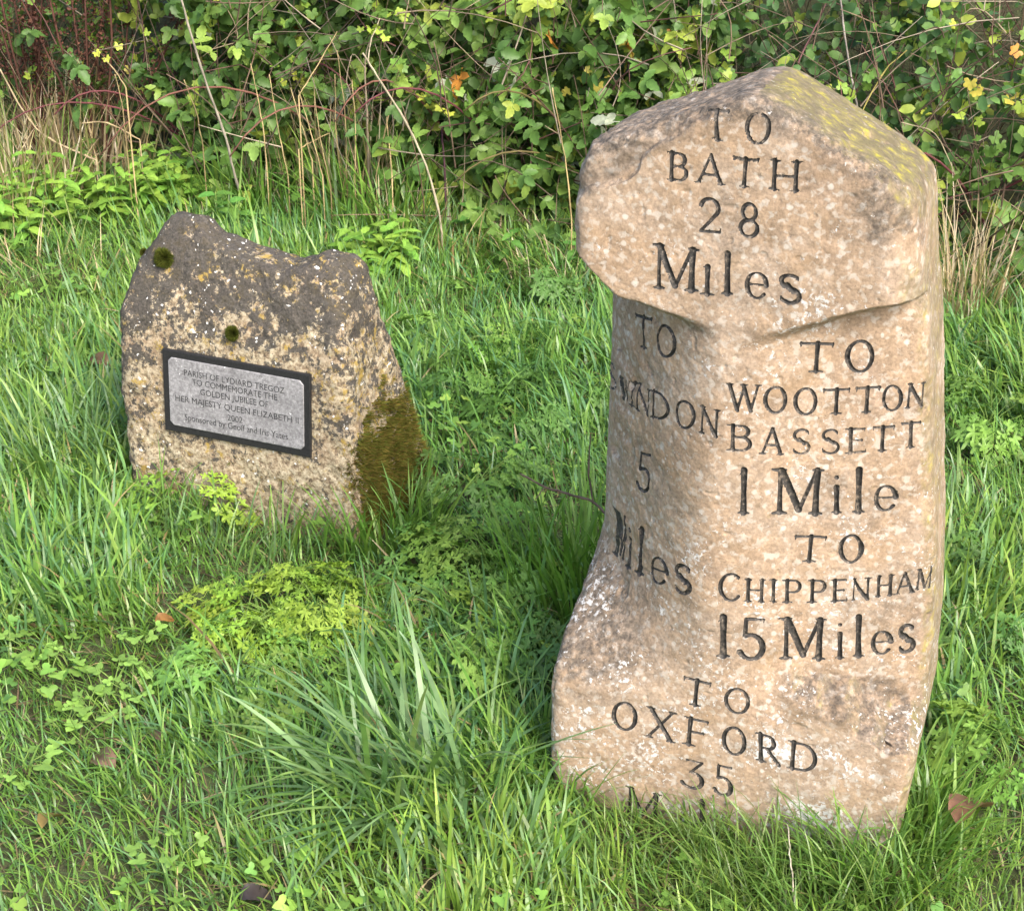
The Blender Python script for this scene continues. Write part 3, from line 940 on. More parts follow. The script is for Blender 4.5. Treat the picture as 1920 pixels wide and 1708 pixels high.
    def prism(name, outline, w0, w1, mat):
        n = len(outline); bev = 0.0012
        ins = [(u * (1 - bev / (W / 2)), v * (1 - bev / (H / 2))) for u, v in outline]
        V = [loc(u, v, w0) for u, v in outline] + [loc(u, v, w1 - bev) for u, v in outline] + [loc(u, v, w1) for u, v in ins]
        F = []
        for r in (0, 1):
            for i in range(n):
                j = (i + 1) % n
                F.append((r * n + i, r * n + j, r * n + n + j, r * n + n + i))
        F.append(tuple(range(2 * n, 3 * n)))
        me = bpy.data.meshes.new(name); me.from_pydata([tuple(v) for v in V], [], F); me.update()
        me.materials.append(mat)
        return obj(name, me, pl)
    hw, hh = W / 2, H / 2
    prism('border', [(-hw, -hh), (hw, -hh), (hw, hh), (-hw, hh)], -0.03, 0.0, plain('black_border', (.018, .018, .019), .55, 300, .6, 1.5, .0004))
    iw, ih, ch = hw - .0115, hh - .0125, .007
    s = NT('weathered_slate'); tc = s.n('TexCoord'); co = tc.outputs['Object']
    n_ = s.noise(co, 190, 5, .75); b_ = s.noise(co, 30, 4)
    col = s.ramp(n_, [(.32, (.13, .125, .13)), (.5, (.235, .23, .24)), (.68, (.36, .355, .36))])
    col = s.mix(1.0, col, s.ramp(b_, [(.3, .82), (.7, 1.15)]), 'MULTIPLY')
    col = s.mix(s.ramp(s.noise(co, 210, 2), [(.70, 0.), (.73, .9)]), col, (.72, .72, .72))
    s.l(col, s.b.inputs['Base Color']); s.b.inputs['Roughness'].default_value = .7
    s.l(s.bump(n_, .3, .0006), s.b.inputs['Normal'])
    prism('panel', [(-iw + ch, -ih), (iw - ch, -ih), (iw, -ih + ch), (iw, ih - ch), (iw - ch, ih), (-iw + ch, ih), (-iw, ih - ch), (-iw, -ih + ch)], -0.02, 0.0012, s.m)
    s = NT('fading_black_lettering'); tc = s.n('TexCoord')
    n_ = s.noise(tc.outputs['Object'], 140, 4, .7)
    s.l(s.ramp(n_, [(.40, (.018, .018, .02)), (.62, (.05, .05, .052)), (.70, (.2, .2, .2))]), s.b.inputs['Base Color'])
    s.b.inputs['Roughness'].default_value = .7
    lines = [('PARISH OF LYDIARD TREGOZ', 372, 1490, .236), ('TO COMMEMORATE THE', 460, 1410, .333), ('GOLDEN JUBILEE OF', 550, 1310, .440),
             ('HER MAJESTY QUEEN ELIZABETH II', 262, 1640, .566), ('2002', 850, 1020, .690), ('Sponsored by Geoff and Iris Yates', 362, 1520, .785)]
    for text, x0, x1, v in lines:
        cu = bpy.data.curves.new('t', 'FONT'); cu.body = text; cu.size = 1.0; cu.resolution_u = 3; cu.offset = 0.0
        to = bpy.data.objects.new('t', cu); C.objects.link(to)
        dg = bpy.context.evaluated_depsgraph_get(); dg.update()
        me = bpy.data.meshes.new_from_object(to.evaluated_get(dg))
        bpy.data.objects.remove(to)
        n = len(me.vertices); co_ = np.empty(n * 3, np.float32); me.vertices.foreach_get('co', co_); co_ = co_.reshape(-1, 3)
        cap = 0.0112 if text[0] != 'S' else 0.0118
        u0 = ((x0 - 122) / 1640 - .5) * W; u1 = ((x1 - 122) / 1640 - .5) * W
        sx = (u1 - u0) / (co_[:, 0].max() - co_[:, 0].min())
        sy = cap / 0.70
        vv = (0.5 - v) * H - cap / 2
        out = np.array([loc(u0 + (a - co_[:, 0].min()) * sx, vv + b * sy, 0.0016) for a, b, _ in co_], np.float32)
        me.vertices.foreach_set('co', out.ravel()); me.update()
        me.materials.clear(); me.materials.append(s.m)
        obj('lettering', me, pl)


build_boulder()


# ------------------------------------------------------------------ vegetation tools
def norm(a):
    return a / (np.linalg.norm(a, axis=-1, keepdims=True) + 1e-9)


def frames(axis, nrm):
    """rotation matrices whose columns are side, axis, normal"""
    a = norm(axis)
    n = norm(nrm - a * (nrm * a).sum(-1, keepdims=True))
    s = np.cross(a, n)
    return np.stack([s, a, n], -1)


def leaflet(length, width, rows=5, serr=0.0, fold=0.12, droop=0.25, base=0.35, tipp=1.0, rng=None):
    """ovate leaf along +Y, three columns of vertices, folded along the midrib"""
    V = []
    for i in range(rows + 1):
        t = i / rows
        w = width * 0.5 * (sin(pi * min(1, t ** base * 1.0)) ** 0.9 if 0 < t < 1 else 0)
        w = width * .5 * max(0.0, (t ** 0.55) * (1 - t) ** (0.55 * tipp) * 1.95) if 0 < t < 1 else 0.0
        j = 1 + serr * (1 if i % 2 else -1)
        y = length * t
        z = -droop * length * t * t
        V += [(-w * j, y, z + fold * w), (0, y, z), (w * j, y, z + fold * w)]
    F = []
    for i in range(rows):
        a = 3 * i
        F += [(a, a + 1, a + 4), (a, a + 4, a + 3), (a + 1, a + 2, a + 5), (a + 1, a + 5, a + 4)]
    return np.array(V, float), np.array(F)


def lobed(size, lobes, depth=0.4, cup=0.15, rng=None):
    """palmate leaf: a fan about the base with toothed lobes"""
    rng = rng or np.random.default_rng(1)
    V = [(0, 0.30 * size, 0)]
    n = lobes * 4
    for i in range(n + 1):
        t = i / n
        a = radians(-140 + 280 * t)
        ph = (t * lobes) % 1.0
        r = size * (0.62 - 0.16 * abs(t - .5) * 2) * (1 - depth * abs(2 * ph - 1) ** 1.5) * rng.uniform(.93, 1.07)
        V.append((r * sin(a), 0.30 * size + r * cos(a), cup * r * abs(sin(a)) - .1 * size * max(0, cos(a)) + .06 * size * (ph - .5)))
    F = [(0, i, i + 1) for i in range(1, n + 1)]
    return np.array(V, float), np.array(F)


def join(parts):
    Vs, Fs, k = [], [], 0
    for V, F in parts:
        Vs.append(V); Fs.append(F + k); k += len(V)
    return np.concatenate(Vs), np.concatenate(Fs)


def xf(VF, R=None, s=1.0, t=(0, 0, 0)):
    V, F = VF
    V = V * s
    if R is not None: V = V @ np.asarray(R).T
    return V + np.array(t), F


def rot2(a):
    return np.array([[cos(a), -sin(a), 0], [sin(a), cos(a), 0], [0, 0, 1]])


def rotx(a):
    return np.array([[1, 0, 0], [0, cos(a), -sin(a)], [0, sin(a), cos(a)]])


def petiole(L, w=0.0012, sag=0.0):
    V = np.array([(-w, 0, 0), (w, 0, 0), (w, L, sag), (-w, L, sag)])
    return V, np.array([(0, 1, 2), (0, 2, 3)])


def bramble_leaf(seed, rows=8):
    r = np.random.default_rng(seed)
    p = [petiole(.03)]
    for a, s, o in ((0, 1.0, .03), (1.15, .82, .022), (-1.15, .82, .022)):
        lf = leaflet(.050, .036, rows, .11, .30 + r.uniform(-.12, .2), r.uniform(.05, .35), tipp=1.25)
        lf = (lf[0] * r.uniform(.85, 1.1), lf[1])
        R = rot2(a * 1.1 + r.normal(0, .14)) @ rotx(r.normal(0, .28))
        p.append(xf(lf, R, s, (0, o, 0)))
    return join(p)


def pinnate_frond(seed, L=.10):
    """cut leaf of cow parsley: toothed leaflets on side branches"""
    r = np.random.default_rng(seed)
    p = [petiole(L, .0009)]
    for k, t in enumerate((.34, .58, .80)):
        for sd in (-1, 1):
            bl = L * (.42 - .30 * abs(t - .34)) * r.uniform(.85, 1.1)
            Rb = rot2(-sd * (1.05 - .25 * t))
            o = np.array([0, L * t, 0])
            p.append(xf(petiole(bl * .8, .0007), Rb, 1, tuple(o)))
            for s2 in (-1, 1):
                lf = lobed(.031 * (1.1 - .35 * t), 5, .62, .25, r)
                p.append(xf(lf, Rb @ rot2(-s2 * 1.0) @ rotx(r.normal(0, .35)), 1, tuple(o + Rb @ np.array([0, bl * .5, 0]))))
            lf = lobed(.036 * (1.1 - .35 * t), 5, .62, .25, r)
            p.append(xf(lf, Rb @ rotx(r.normal(0, .3)), 1, tuple(o + Rb @ np.array([0, bl * .85, 0]))))
    p.append(xf(lobed(.034, 5, .62, .25, r), None, 1, (0, L * .93, 0)))
    V, F = join(p)
    V[:, 2] -= .5 * V[:, 1] ** 2 / L
    V[:, 2] += .003 * np.sin(V[:, 0] * 260 + seed) + .002 * np.sin(V[:, 1] * 200)
    return V, F


def proto_meshes(name, makers, mat):
    return [mesh_np(name, V, F, mat, True) for V, F in makers]


def scatter(VF_list, pos, R, scl, col, rng):
    """many small leaves joined into one mesh"""
    Vs, Fs, Cs, k = [], [], [], 0
    which = rng.integers(0, len(VF_list), len(pos))
    for w, (V, F) in enumerate(VF_list):
        m = which == w
        n = int(m.sum())
        if n == 0: continue
        W = np.einsum('nij,vj->nvi', R[m], V) * scl[m][:, None, None] + pos[m][:, None, :]
        Vs.append(W.reshape(-1, 3))
        Fs.append((F[None] + (np.arange(n) * len(V))[:, None, None]).reshape(-1, 3) + k)
        Cs.append(np.repeat(col[m], len(V), 0))
        k += n * len(V)
    return np.concatenate(Vs), np.concatenate(Fs), np.concatenate(Cs)


def tube(pts, rads, sides=5, col=(.1, .07, .04)):
    P = np.asarray(pts, float); n = len(P)
    T = norm(np.gradient(P, axis=0))
    ref = np.where(np.abs(T[:, 2:3]) > .9, np.array([[1., 0, 0]]), np.array([[0, 0, 1.]]))
    A = norm(np.cross(T, ref)); B = np.cross(T, A)
    an = np.linspace(0, 2 * pi, sides, endpoint=False)
    r = np.broadcast_to(np.asarray(rads, float), (n,))
    V = P[:, None] + r[:, None, None] * (np.cos(an)[None, :, None] * A[:, None] + np.sin(an)[None, :, None] * B[:, None])
    i = np.arange(n * sides).reshape(n, sides); j = np.roll(i, -1, 1)
    F = np.concatenate([np.stack([i[:-1], j[:-1], j[1:]], -1).reshape(-1, 3), np.stack([i[:-1], j[1:], i[1:]], -1).reshape(-1, 3)])
    F = np.concatenate([F, np.array([(i[-1, 0], i[-1, k], i[-1, k + 1]) for k in range(1, sides - 1)])])
    c = np.tile(np.array(col, float), (n * sides, 1))
    return V.reshape(-1, 3), F, c


def join3(parts):
    Vs, Fs, Cs, k = [], [], [], 0
    for V, F, c in parts:
        Vs.append(V); Fs.append(F + k); Cs.append(c); k += len(V)
    return np.concatenate(Vs), np.concatenate(Fs), np.concatenate(Cs)


def blades(pos, az, length, width, lean, curve, col, seg=4, twist=None, kink=None):
    """ribbons of grass: n blades, seg segments each, triangles"""
    n = len(pos)
    t = np.linspace(0, 1, seg + 1)
    th = lean[:, None] + curve[:, None] * (t[None, :] ** 1.4)
    ds = length[:, None] / seg
    mid = 0.5 * (th[:, 1:] + th[:, :-1])
    h = np.concatenate([np.zeros((n, 1)), np.cumsum(np.sin(mid) * ds, 1)], 1)
    z = np.concatenate([np.zeros((n, 1)), np.cumsum(np.cos(mid) * ds, 1)], 1)
    tw = (np.zeros(n) if twist is None else twist)[:, None] * t[None, :]
    azt = az[:, None] + 0.0 * t
    dx, dy = np.cos(azt), np.sin(azt)
    ctr = np.stack([pos[:, 0:1] + h * dx, pos[:, 1:2] + h * dy, pos[:, 2:3] + z], -1)
    wa = az[:, None] + pi / 2 + tw
    wd = np.stack([np.cos(wa), np.sin(wa), np.zeros_like(h)], -1)
    prof = np.interp(t, [0, .15, .55, .85, 1], [.65, 1, .9, .5, .06])
    wv = wd * (width[:, None] * prof[None, :] * .5)[..., None]
    V = np.stack([ctr - wv, ctr + wv], 2)              # n, seg+1, 2, 3
    base = (np.arange(n) * (seg + 1) * 2)[:, None]
    F = []
    for i in range(seg):
        a = base + 2 * i
        F += [np.concatenate([a, a + 1, a + 3], 1), np.concatenate([a, a + 3, a + 2], 1)]
    F = np.stack(F, 1).reshape(-1, 3)
    cc = np.repeat(col, (seg + 1) * 2, 0)
    return V.reshape(-1, 3), F, cc


GREENS = np.array([(.145, .28, .045), (.18, .32, .055), (.22, .355, .065), (.125, .26, .065), (.145, .28, .105), (.27, .39, .08), (.11, .225, .04)])
STRAW = np.array([(.46, .35, .17), (.52, .42, .24), (.38, .27, .12), (.42, .36, .15)])


def in_stone(x, y, grow=0.0):
    out = np.zeros(np.shape(x), bool)
    for P0, al, x0, x1, y0, y1 in ((MS_P, MS_AL, -.275, .19, .0, .26), (BS_P, BS_AL, -.27, .25, .0, .27)):
        dx, dy = x - P0[0], y - P0[1]
        lx = dx * cos(al) - dy * sin(al); ly = dx * sin(al) + dy * cos(al)
        out |= (lx > x0 - grow) & (lx < x1 + grow) & (ly > y0 - grow) & (ly < y1 + grow)
    return out


def build_grass():
    r = np.random.default_rng(21)
    # tufts, denser where the photograph looks
    n = 100000
    x = r.uniform(-2.4, 2.4, n); y = r.uniform(1.35, 5.3, n)
    z = ground_z(x, y)
    P = np.stack([x, y, z], -1)
    s = hedge_s(x, y)
    keep = (s < 0.10) & ~in_stone(x, y, .004)
    vis = in_view(P, 130)
    keep &= vis | (r.random(n) < .13)
    P = P[keep]
    nt = len(P)
    patch = fbm(P * np.array([1, 1, 0]), 2.6, 3, 301)
    bare = fbm(P * np.array([1, 1, 0]), 5.5, 2, 311)
    ok = bare > -2 - .2 * r.random(nt)
    P, patch = P[ok], patch[ok]
    nt = len(P)
    nb = r.integers(2, 6, nt)
    ti = np.repeat(np.arange(nt), nb)
    m = len(ti)
    pos = P[ti] + np.concatenate([r.normal(0, .010, (m, 2)), np.zeros((m, 1))], 1)
    pos[:, 2] = ground_z(pos[:, 0], pos[:, 1]) - .004
    lay = 2.2 * fbm(P * np.array([1, 1, 0]), 3.2, 2, 321)[ti] + 2.4
    wild = r.random(m)
    az = np.where(wild < .55, r.uniform(0, 2 * pi, m), lay + r.normal(0, .6, m))
    coarse = np.clip(.5 + 1.1 * patch[ti] + r.normal(0, .18, m), 0, 1)
    length = (.032 + .052 * coarse) * r.lognormal(0, .36, m)
    width = (.0020 + .0036 * coarse) * r.uniform(.7, 1.4, m)
    length = np.where(in_stone(pos[:, 0], pos[:, 1], .10) & (pos[:, 0] > 0) & (pos[:, 0] < .32), length * .6, length)
    lean = np.abs(r.normal(.42, .42, m)); curve = np.abs(r.normal(.9, .65, m))
    gi = np.clip((r.random(m) * 5 + 1.2 * patch[ti]).astype(int), 0, 6)
    col = GREENS[gi] * r.uniform(.75, 1.25, (m, 1))
    hue = fbm(P * np.array([1, 1, 0]), 1.8, 2, 331)[ti]
    col = col * (1 + np.stack([.25 * hue, .08 * hue, -.1 * hue], -1))
    dry = r.random(m) < .055
    col[dry] = STRAW[r.integers(0, 4, dry.sum())] * r.uniform(.6, 1.1, (dry.sum(), 1))
    lean[dry] += .5
    V, F, cc = blades(pos, az, length, width, lean, curve, col, 4, r.normal(0, .5, m))
    o = obj('grass', mesh_np('grass', V, F, M_GRASS, True, cc))
    tag(o, 'short mixed green grass covering the verge', 'grass', kind='stuff')
    # flat dead thatch between the blades
    n = 9000
    x = r.uniform(-1.9, 1.9, n); y = r.uniform(1.5, 4.9, n)
    k = (hedge_s(x, y) < .3) & ~in_stone(x, y, .01); x, y = x[k], y[k]; n = len(x)
    pos = np.stack([x, y, ground_z(x, y) + r.uniform(.002, .02, n)], -1)
    col = np.array([(.16, .11, .06), (.24, .18, .09), (.10, .07, .04), (.30, .24, .12)])[r.integers(0, 4, n)] * r.uniform(.6, 1.1, (n, 1))
    V, F, cc = blades(pos, r.uniform(0, 2 * pi, n), r.uniform(.03, .10, n), r.uniform(.0015, .0035, n), np.full(n, 1.35) + r.normal(0, .15, n), r.normal(.2, .2, n), col, 3)
    o = obj('dead_grass', mesh_np('dead_grass', V, F, M_GRASS, True, cc))
    tag(o, 'thin layer of brown dead grass lying under the green blades', 'grass', kind='stuff')


build_grass()


def build_ground_cover():
    r = np.random.default_rng(23)
    n = 9000
    x = r.uniform(-1.7, 1.7, n); y = r.uniform(1.5, 4.6, n)
    P = np.stack([x, y, ground_z(x, y)], -1)
    q = fbm(P * np.array([1, 1, 0]), 3.4, 3, 351)
    k = (hedge_s(x, y) < .05) & ~in_stone(x, y, .015) & (q > .02 + .25 * r.random(n)) & in_view(P, 200)
    P = P[k]; n = len(P)
    P[:, 2] += r.uniform(.015, .055, n)
    protos = [lobed(.026, 3, .42, .2, np.random.default_rng(70 + j)) for j in range(4)] + [leaflet(.024, .017, 3, 0, .25, .2)]
    R = frames(np.stack([r.normal(0, 1, n), r.normal(0, 1, n), r.normal(.1, .3, n)], -1), np.stack([r.normal(0, .35, n), r.normal(-.15, .35, n), np.ones(n)], -1))
    col = np.array([(.17, .33, .055), (.21, .37, .06), (.14, .28, .05), (.25, .39, .07), (.11, .24, .05)])[r.integers(0, 5, n)] * r.uniform(.8, 1.2, (n, 1))
    V, F, cc = scatter(protos, P, R, r.uniform(.55, 1.2, n), col, r)
    o = obj('ground_cover', mesh_np('ground_cover', V, F, M_LEAF_A, True, cc))
    tag(o, 'small green weed leaves spread through the verge grass', 'weeds', kind='stuff')


build_ground_cover()


def tussock(name, label, px, py, n, rad, L, W, lean, curve, cols, azbias=None, spread=.8, seed=1, group=None, cat='grass', z0=None, seg=6, outward=.6, mat=None, depth=None):
    r = np.random.default_rng(seed)
    b = gnd(px, py) if depth is None else np.array([*at_depth(px, py, depth)[:2], 0])
    b[2] = float(ground_z(b[0], b[1]))
    a0 = r.uniform(0, 2 * pi, n); rr = rad * np.sqrt(r.random(n))
    pos = np.stack([b[0] + rr * np.cos(a0), b[1] + rr * np.sin(a0), np.zeros(n)], -1)
    pos[:, 2] = ground_z(pos[:, 0], pos[:, 1]) - .003
    k = ~in_stone(pos[:, 0], pos[:, 1], .0)
    pos, a0 = pos[k], a0[k]; n = len(pos)
    az = np.where(r.random(n) < outward, a0 + r.normal(0, .5, n), r.uniform(0, 2 * pi, n))
    if azbias is not None:
        az = np.where(r.random(n) < .65, azbias + r.normal(0, spread, n), az)
    Ls = L * r.uniform(.55, 1.2, n); Ws = W * r.uniform(.65, 1.25, n)
    col = np.array(cols)[r.integers(0, len(cols), n)] * r.uniform(.75, 1.25, (n, 1))
    V, F, cc = blades(pos - b, az, Ls, Ws, np.abs(r.normal(lean, lean * .5, n)), np.abs(r.normal(curve, curve * .45, n)), col, seg, r.normal(0, .6, n))
    o = obj(name, mesh_np(name, V, F, mat or M_GRASS, True, cc))
    o.location = b
    return tag(o, label, cat, group)


BLUE = [(.12, .235, .085), (.155, .28, .11), (.19, .31, .13), (.13, .25, .06), (.22, .34, .10)]
LUSH = [(.125, .265, .045), (.16, .305, .05), (.21, .35, .065), (.10, .225, .04)]
tussock('grass_tussock', 'big coarse tussock of broad blue-green blades sprawling over the open lawn', 780, 1475, 230, .10, .25, .0076, .95, .6, BLUE, azbias=radians(205), spread=.85, seed=31)
tussock('grass_tussock', 'upright coarse grass tussock under the pale dead stem, behind the memorial stone', 720, 420, 300, .16, .24, .006, .30, .6, LUSH, seed=32, azbias=radians(150), spread=.9)
tussock('grass_tussock', 'loose tussock of long blades in front of the hedge, next to the nettle patch', 470, 400, 150, .15, .22, .006, .4, .7, LUSH, seed=33)
tussock('grass_tuft', 'dense fine dark grass tuft hiding the foot of the milestone', 1290, 1625, 600, .13, .08, .0023, .55, .8, [(.095, .20, .035), (.13, .235, .045), (.18, .27, .06)], seed=34, azbias=radians(200), spread=1.1)
tussock('grass_tuft', 'green grass tuft against the mossy side of the memorial stone', 740, 1010, 170, .09, .15, .0045, .3, .7, LUSH, seed=35)
tussock('grass_tuft', 'long grass tuft along the front foot of the memorial stone', 470, 1000, 260, .17, .13, .0042, .35, .7, LUSH + BLUE, seed=36, azbias=radians(20), spread=1.2)
tussock('grass_tuft', 'fine grass tuft under the white lichen patch on the milestone foot', 1500, 1625, 900, .15, .125, .0024, .5, .8, [(.095, .20, .035), (.13, .235, .045), (.18, .27, .06)], seed=41, azbias=radians(170), spread=1.3)
tussock('grass_tuft', 'short thick grass tuft at the front corner of the milestone base', 1665, 1640, 420, .10, .13, .0034, .4, .8, LUSH, seed=42)
tussock('grass_tuft', 'fine grass tuft at the far corner of the milestone base, by the twig', 1030, 1440, 380, .09, .11, .0028, .45, .8, LUSH, seed=43)
tussock('grass_tuft', 'long grass tuft before the corner between plaque face and mossy side', 680, 1015, 200, .09, .14, .0042, .3, .7, LUSH, seed=44)
tussock('dry_grass_tuft', 'low mixed straw along the hedge foot between tussock and bramble', 860, 455, 130, .18, .16, .003, .5, .7, [(.50, .40, .22), (.42, .32, .16), (.22, .30, .07)], seed=45, seg=5, cat='dry grass')
tussock('dry_grass_tuft', 'pale flattened straw beside the memorial stone at the nettle patch edge', 60, 520, 120, .2, .14, .003, .9, .5, [(.46, .37, .22), (.40, .30, .16), (.24, .30, .08)], seed=46, seg=5, cat='dry grass')
tussock('grass_tuft', 'bright grass tuft at the side corner of the milestone base', 1725, 1560, 200, .07, .14, .0045, .35, .8, LUSH, seed=37)
tussock('grass_tuft', 'tall shaded grass tuft beside the waist of the milestone', 1090, 1130, 230, .12, .20, .0055, .22, .5, [(.09, .21, .03), (.12, .25, .035), (.15, .28, .05)], seed=38)
tussock('grass_tuft', 'tall grass tuft at the side of the memorial stone without moss', 130, 900, 200, .14, .17, .005, .35, .8, BLUE, seed=39)

# ------------------------------------------------------------------ small plants in the verge
FRONDS = proto_meshes('frond', [pinnate_frond(k, .10 + .01 * k) for k in range(4)], M_LEAF_O)
LOBES = proto_meshes('leaf', [xf(lobed(.034, 3, .5, .12, np.random.default_rng(60 + k))) for k in range(4)], M_LEAF_O)
OVATE = proto_meshes('leaf', [leaflet(.062, .036, 6, .10, .22, .25 + .12 * k, tipp=1.35) for k in range(3)], M_LEAF_O)
from mathutils import Matrix


def place(name, me, parent, pos, R, s, col):
    o = bpy.data.objects.new(name, me)
    C.objects.link(o)
    o.parent = parent
    m = Matrix(((R[0][0] * s, R[0][1] * s, R[0][2] * s, pos[0]), (R[1][0] * s, R[1][1] * s, R[1][2] * s, pos[1]), (R[2][0] * s, R[2][1] * s, R[2][2] * s, pos[2]), (0, 0, 0, 1)))
    o.matrix_local = m
    o.color = (*col, 1)
    return o


def parsley(px, py, n, rad, base_col, label, group, seed, hgt=.07, sc=.78):
    r = np.random.default_rng(seed)
    b = gnd(px, py)
    root = empty('cow_parsley_plant', tuple(b))
    tag(root, label, 'wild plant', group)
    stalks = []
    for k in range(n):
        a = r.uniform(0, 2 * pi); rr = rad * math.sqrt(r.random())
        top = np.array([rr * cos(a), rr * sin(a), hgt * r.uniform(.35, 1.2)])
        az = a + r.normal(0, .6)
        ax_ = np.array([cos(az), sin(az), r.uniform(-.15, .45)])
        R = frames(ax_, np.array([r.normal(0, .2), r.normal(-.15, .2), 1.0]))
        s = sc * r.uniform(.6, 1.15)
        col = np.array(base_col) * r.uniform(.72, 1.2) * np.array([r.uniform(.85, 1.15), 1, r.uniform(.8, 1.2)])
        place('frond', FRONDS[r.integers(0, 4)], root, top, R, s, col)
        stalks.append(tube([(0, 0, -.005), top * np.array([.45, .45, .6]), top + ax_ * .01], [.0013, .0011, .0009], 4, (.14, .22, .05)))
    V, F, cc = join3(stalks)
    obj('stalks', mesh_np('stalks', V, F, M_WOOD_A, True, cc), root)


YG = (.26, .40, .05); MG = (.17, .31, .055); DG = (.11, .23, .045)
gp = 'cow parsley plants in the verge'
for k, (px, py, n, rad) in enumerate(((455, 1190, 9, .055), (530, 1165, 11, .06), (600, 1150, 10, .06), (640, 1170, 7, .05))):
    parsley(px, py + 15, n + 5, rad, YG, 'yellow-green ferny plant in the brightest clump on the open lawn', 'bright ferny clump on the lawn', 400 + k, .062, .62)
SPOTS = [
    ('low ferny green plant in the group between the bright clump and the milestone', 'ferny plants between the bright clump and the milestone',
     [(850, 1090, 14, .06, MG), (915, 1085, 13, .06, MG), (880, 1130, 10, .05, MG), (860, 1250, 9, .05, MG)]),
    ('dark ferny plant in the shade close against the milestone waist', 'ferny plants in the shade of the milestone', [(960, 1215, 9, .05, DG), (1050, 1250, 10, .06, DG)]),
    ('ferny green plant beside the mossy side of the memorial stone', None, [(890, 930, 10, .06, DG)]),
    ('ferny green sprig below the bright clump, at the edge of the big tussock', 'ferny sprigs below the bright clump', [(580, 1310, 8, .04, MG), (440, 1270, 8, .04, MG)]),
    ('bright ferny sprig against the front foot of the memorial stone', None, [(350, 980, 8, .035, YG)]),
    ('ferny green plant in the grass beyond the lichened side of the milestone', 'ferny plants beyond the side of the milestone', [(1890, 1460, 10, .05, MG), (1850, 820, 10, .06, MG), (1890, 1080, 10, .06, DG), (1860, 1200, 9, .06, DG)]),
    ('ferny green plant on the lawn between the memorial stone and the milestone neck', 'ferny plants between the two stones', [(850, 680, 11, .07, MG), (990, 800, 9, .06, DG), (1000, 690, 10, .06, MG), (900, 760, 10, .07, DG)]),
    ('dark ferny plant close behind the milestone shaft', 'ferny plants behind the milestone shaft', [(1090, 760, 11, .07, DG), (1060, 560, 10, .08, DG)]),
]
k = 0
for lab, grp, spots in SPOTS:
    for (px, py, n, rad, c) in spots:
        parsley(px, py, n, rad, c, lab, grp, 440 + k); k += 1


def buttercup(px, py, seed, lab, grp, col=(.20, .36, .06), n=None):
    r = np.random.default_rng(seed)
    b = gnd(px, py)
    root = empty('creeping_buttercup', tuple(b))
    tag(root, lab, 'wild plant', grp)
    st = []
    for k in range(n or r.integers(5, 9)):
        a = r.uniform(0, 2 * pi); rr = r.uniform(.01, .05)
        top = np.array([rr * cos(a), rr * sin(a), r.uniform(.018, .05)])
        R = frames(np.array([cos(a), sin(a), .1]), np.array([r.normal(0, .25), r.normal(-.1, .25), 1]))
        place('leaf', LOBES[r.integers(0, 4)], root, top, R, r.uniform(.5, .95), np.array(col) * r.uniform(.75, 1.2))
        st.append(tube([(0, 0, -.004), top * np.array([.5, .5, .7]), top + R[:, 1] * .008], [.0012, .001, .0009], 4, (.16, .24, .06)))
    V, F, cc = join3(st)
    obj('stalks', mesh_np('stalks', V, F, M_WOOD_A, True, cc), root)


r_ = np.random.default_rng(77)
BC = [
    ('pale lobed-leaf rosette on the thin lawn beside the fallen brown leaves', 'rosettes beside the fallen brown leaves', (.22, .38, .075),
     [(130, 1250), (165, 1345), (95, 1290), (190, 1370), (40, 1460), (250, 1325), (60, 1240), (215, 1300), (120, 1390), (20, 1190), (260, 1230), (330, 1640)]),
    ('small lobed-leaf rosette in the grass between the nettle patch and the memorial stone', 'rosettes before the nettle patch', (.17, .32, .06),
     [(40, 660), (80, 720), (25, 480), (150, 560), (180, 480), (100, 540), (60, 1010)]),
    ('small lobed-leaf rosette in the grass beyond the lichened side of the milestone', 'rosettes beyond the side of the milestone', (.17, .32, .06), [(1850, 1030), (1900, 640), (1800, 950), (1830, 1340)]),
    ('small lobed-leaf rosette in the grass before the foot of the milestone', 'rosettes before the milestone foot', (.17, .32, .06), [(1590, 1690), (990, 1560), (1290, 1690)]),
    ('small lobed-leaf rosette on the lawn between the memorial stone and the milestone', 'rosettes between the two stones', (.16, .30, .055), [(870, 850), (880, 560), (930, 470), (900, 620), (1000, 610), (700, 1290)]),
    ('small lobed-leaf rosette close against the front of the memorial stone', 'rosettes at the memorial stone', (.18, .33, .06), [(640, 1010), (330, 1010)]),
]
k = 0
for lab, grp, c, spots in BC:
    for (px, py) in spots:
        buttercup(px, py, 500 + k, lab, grp, c); k += 1


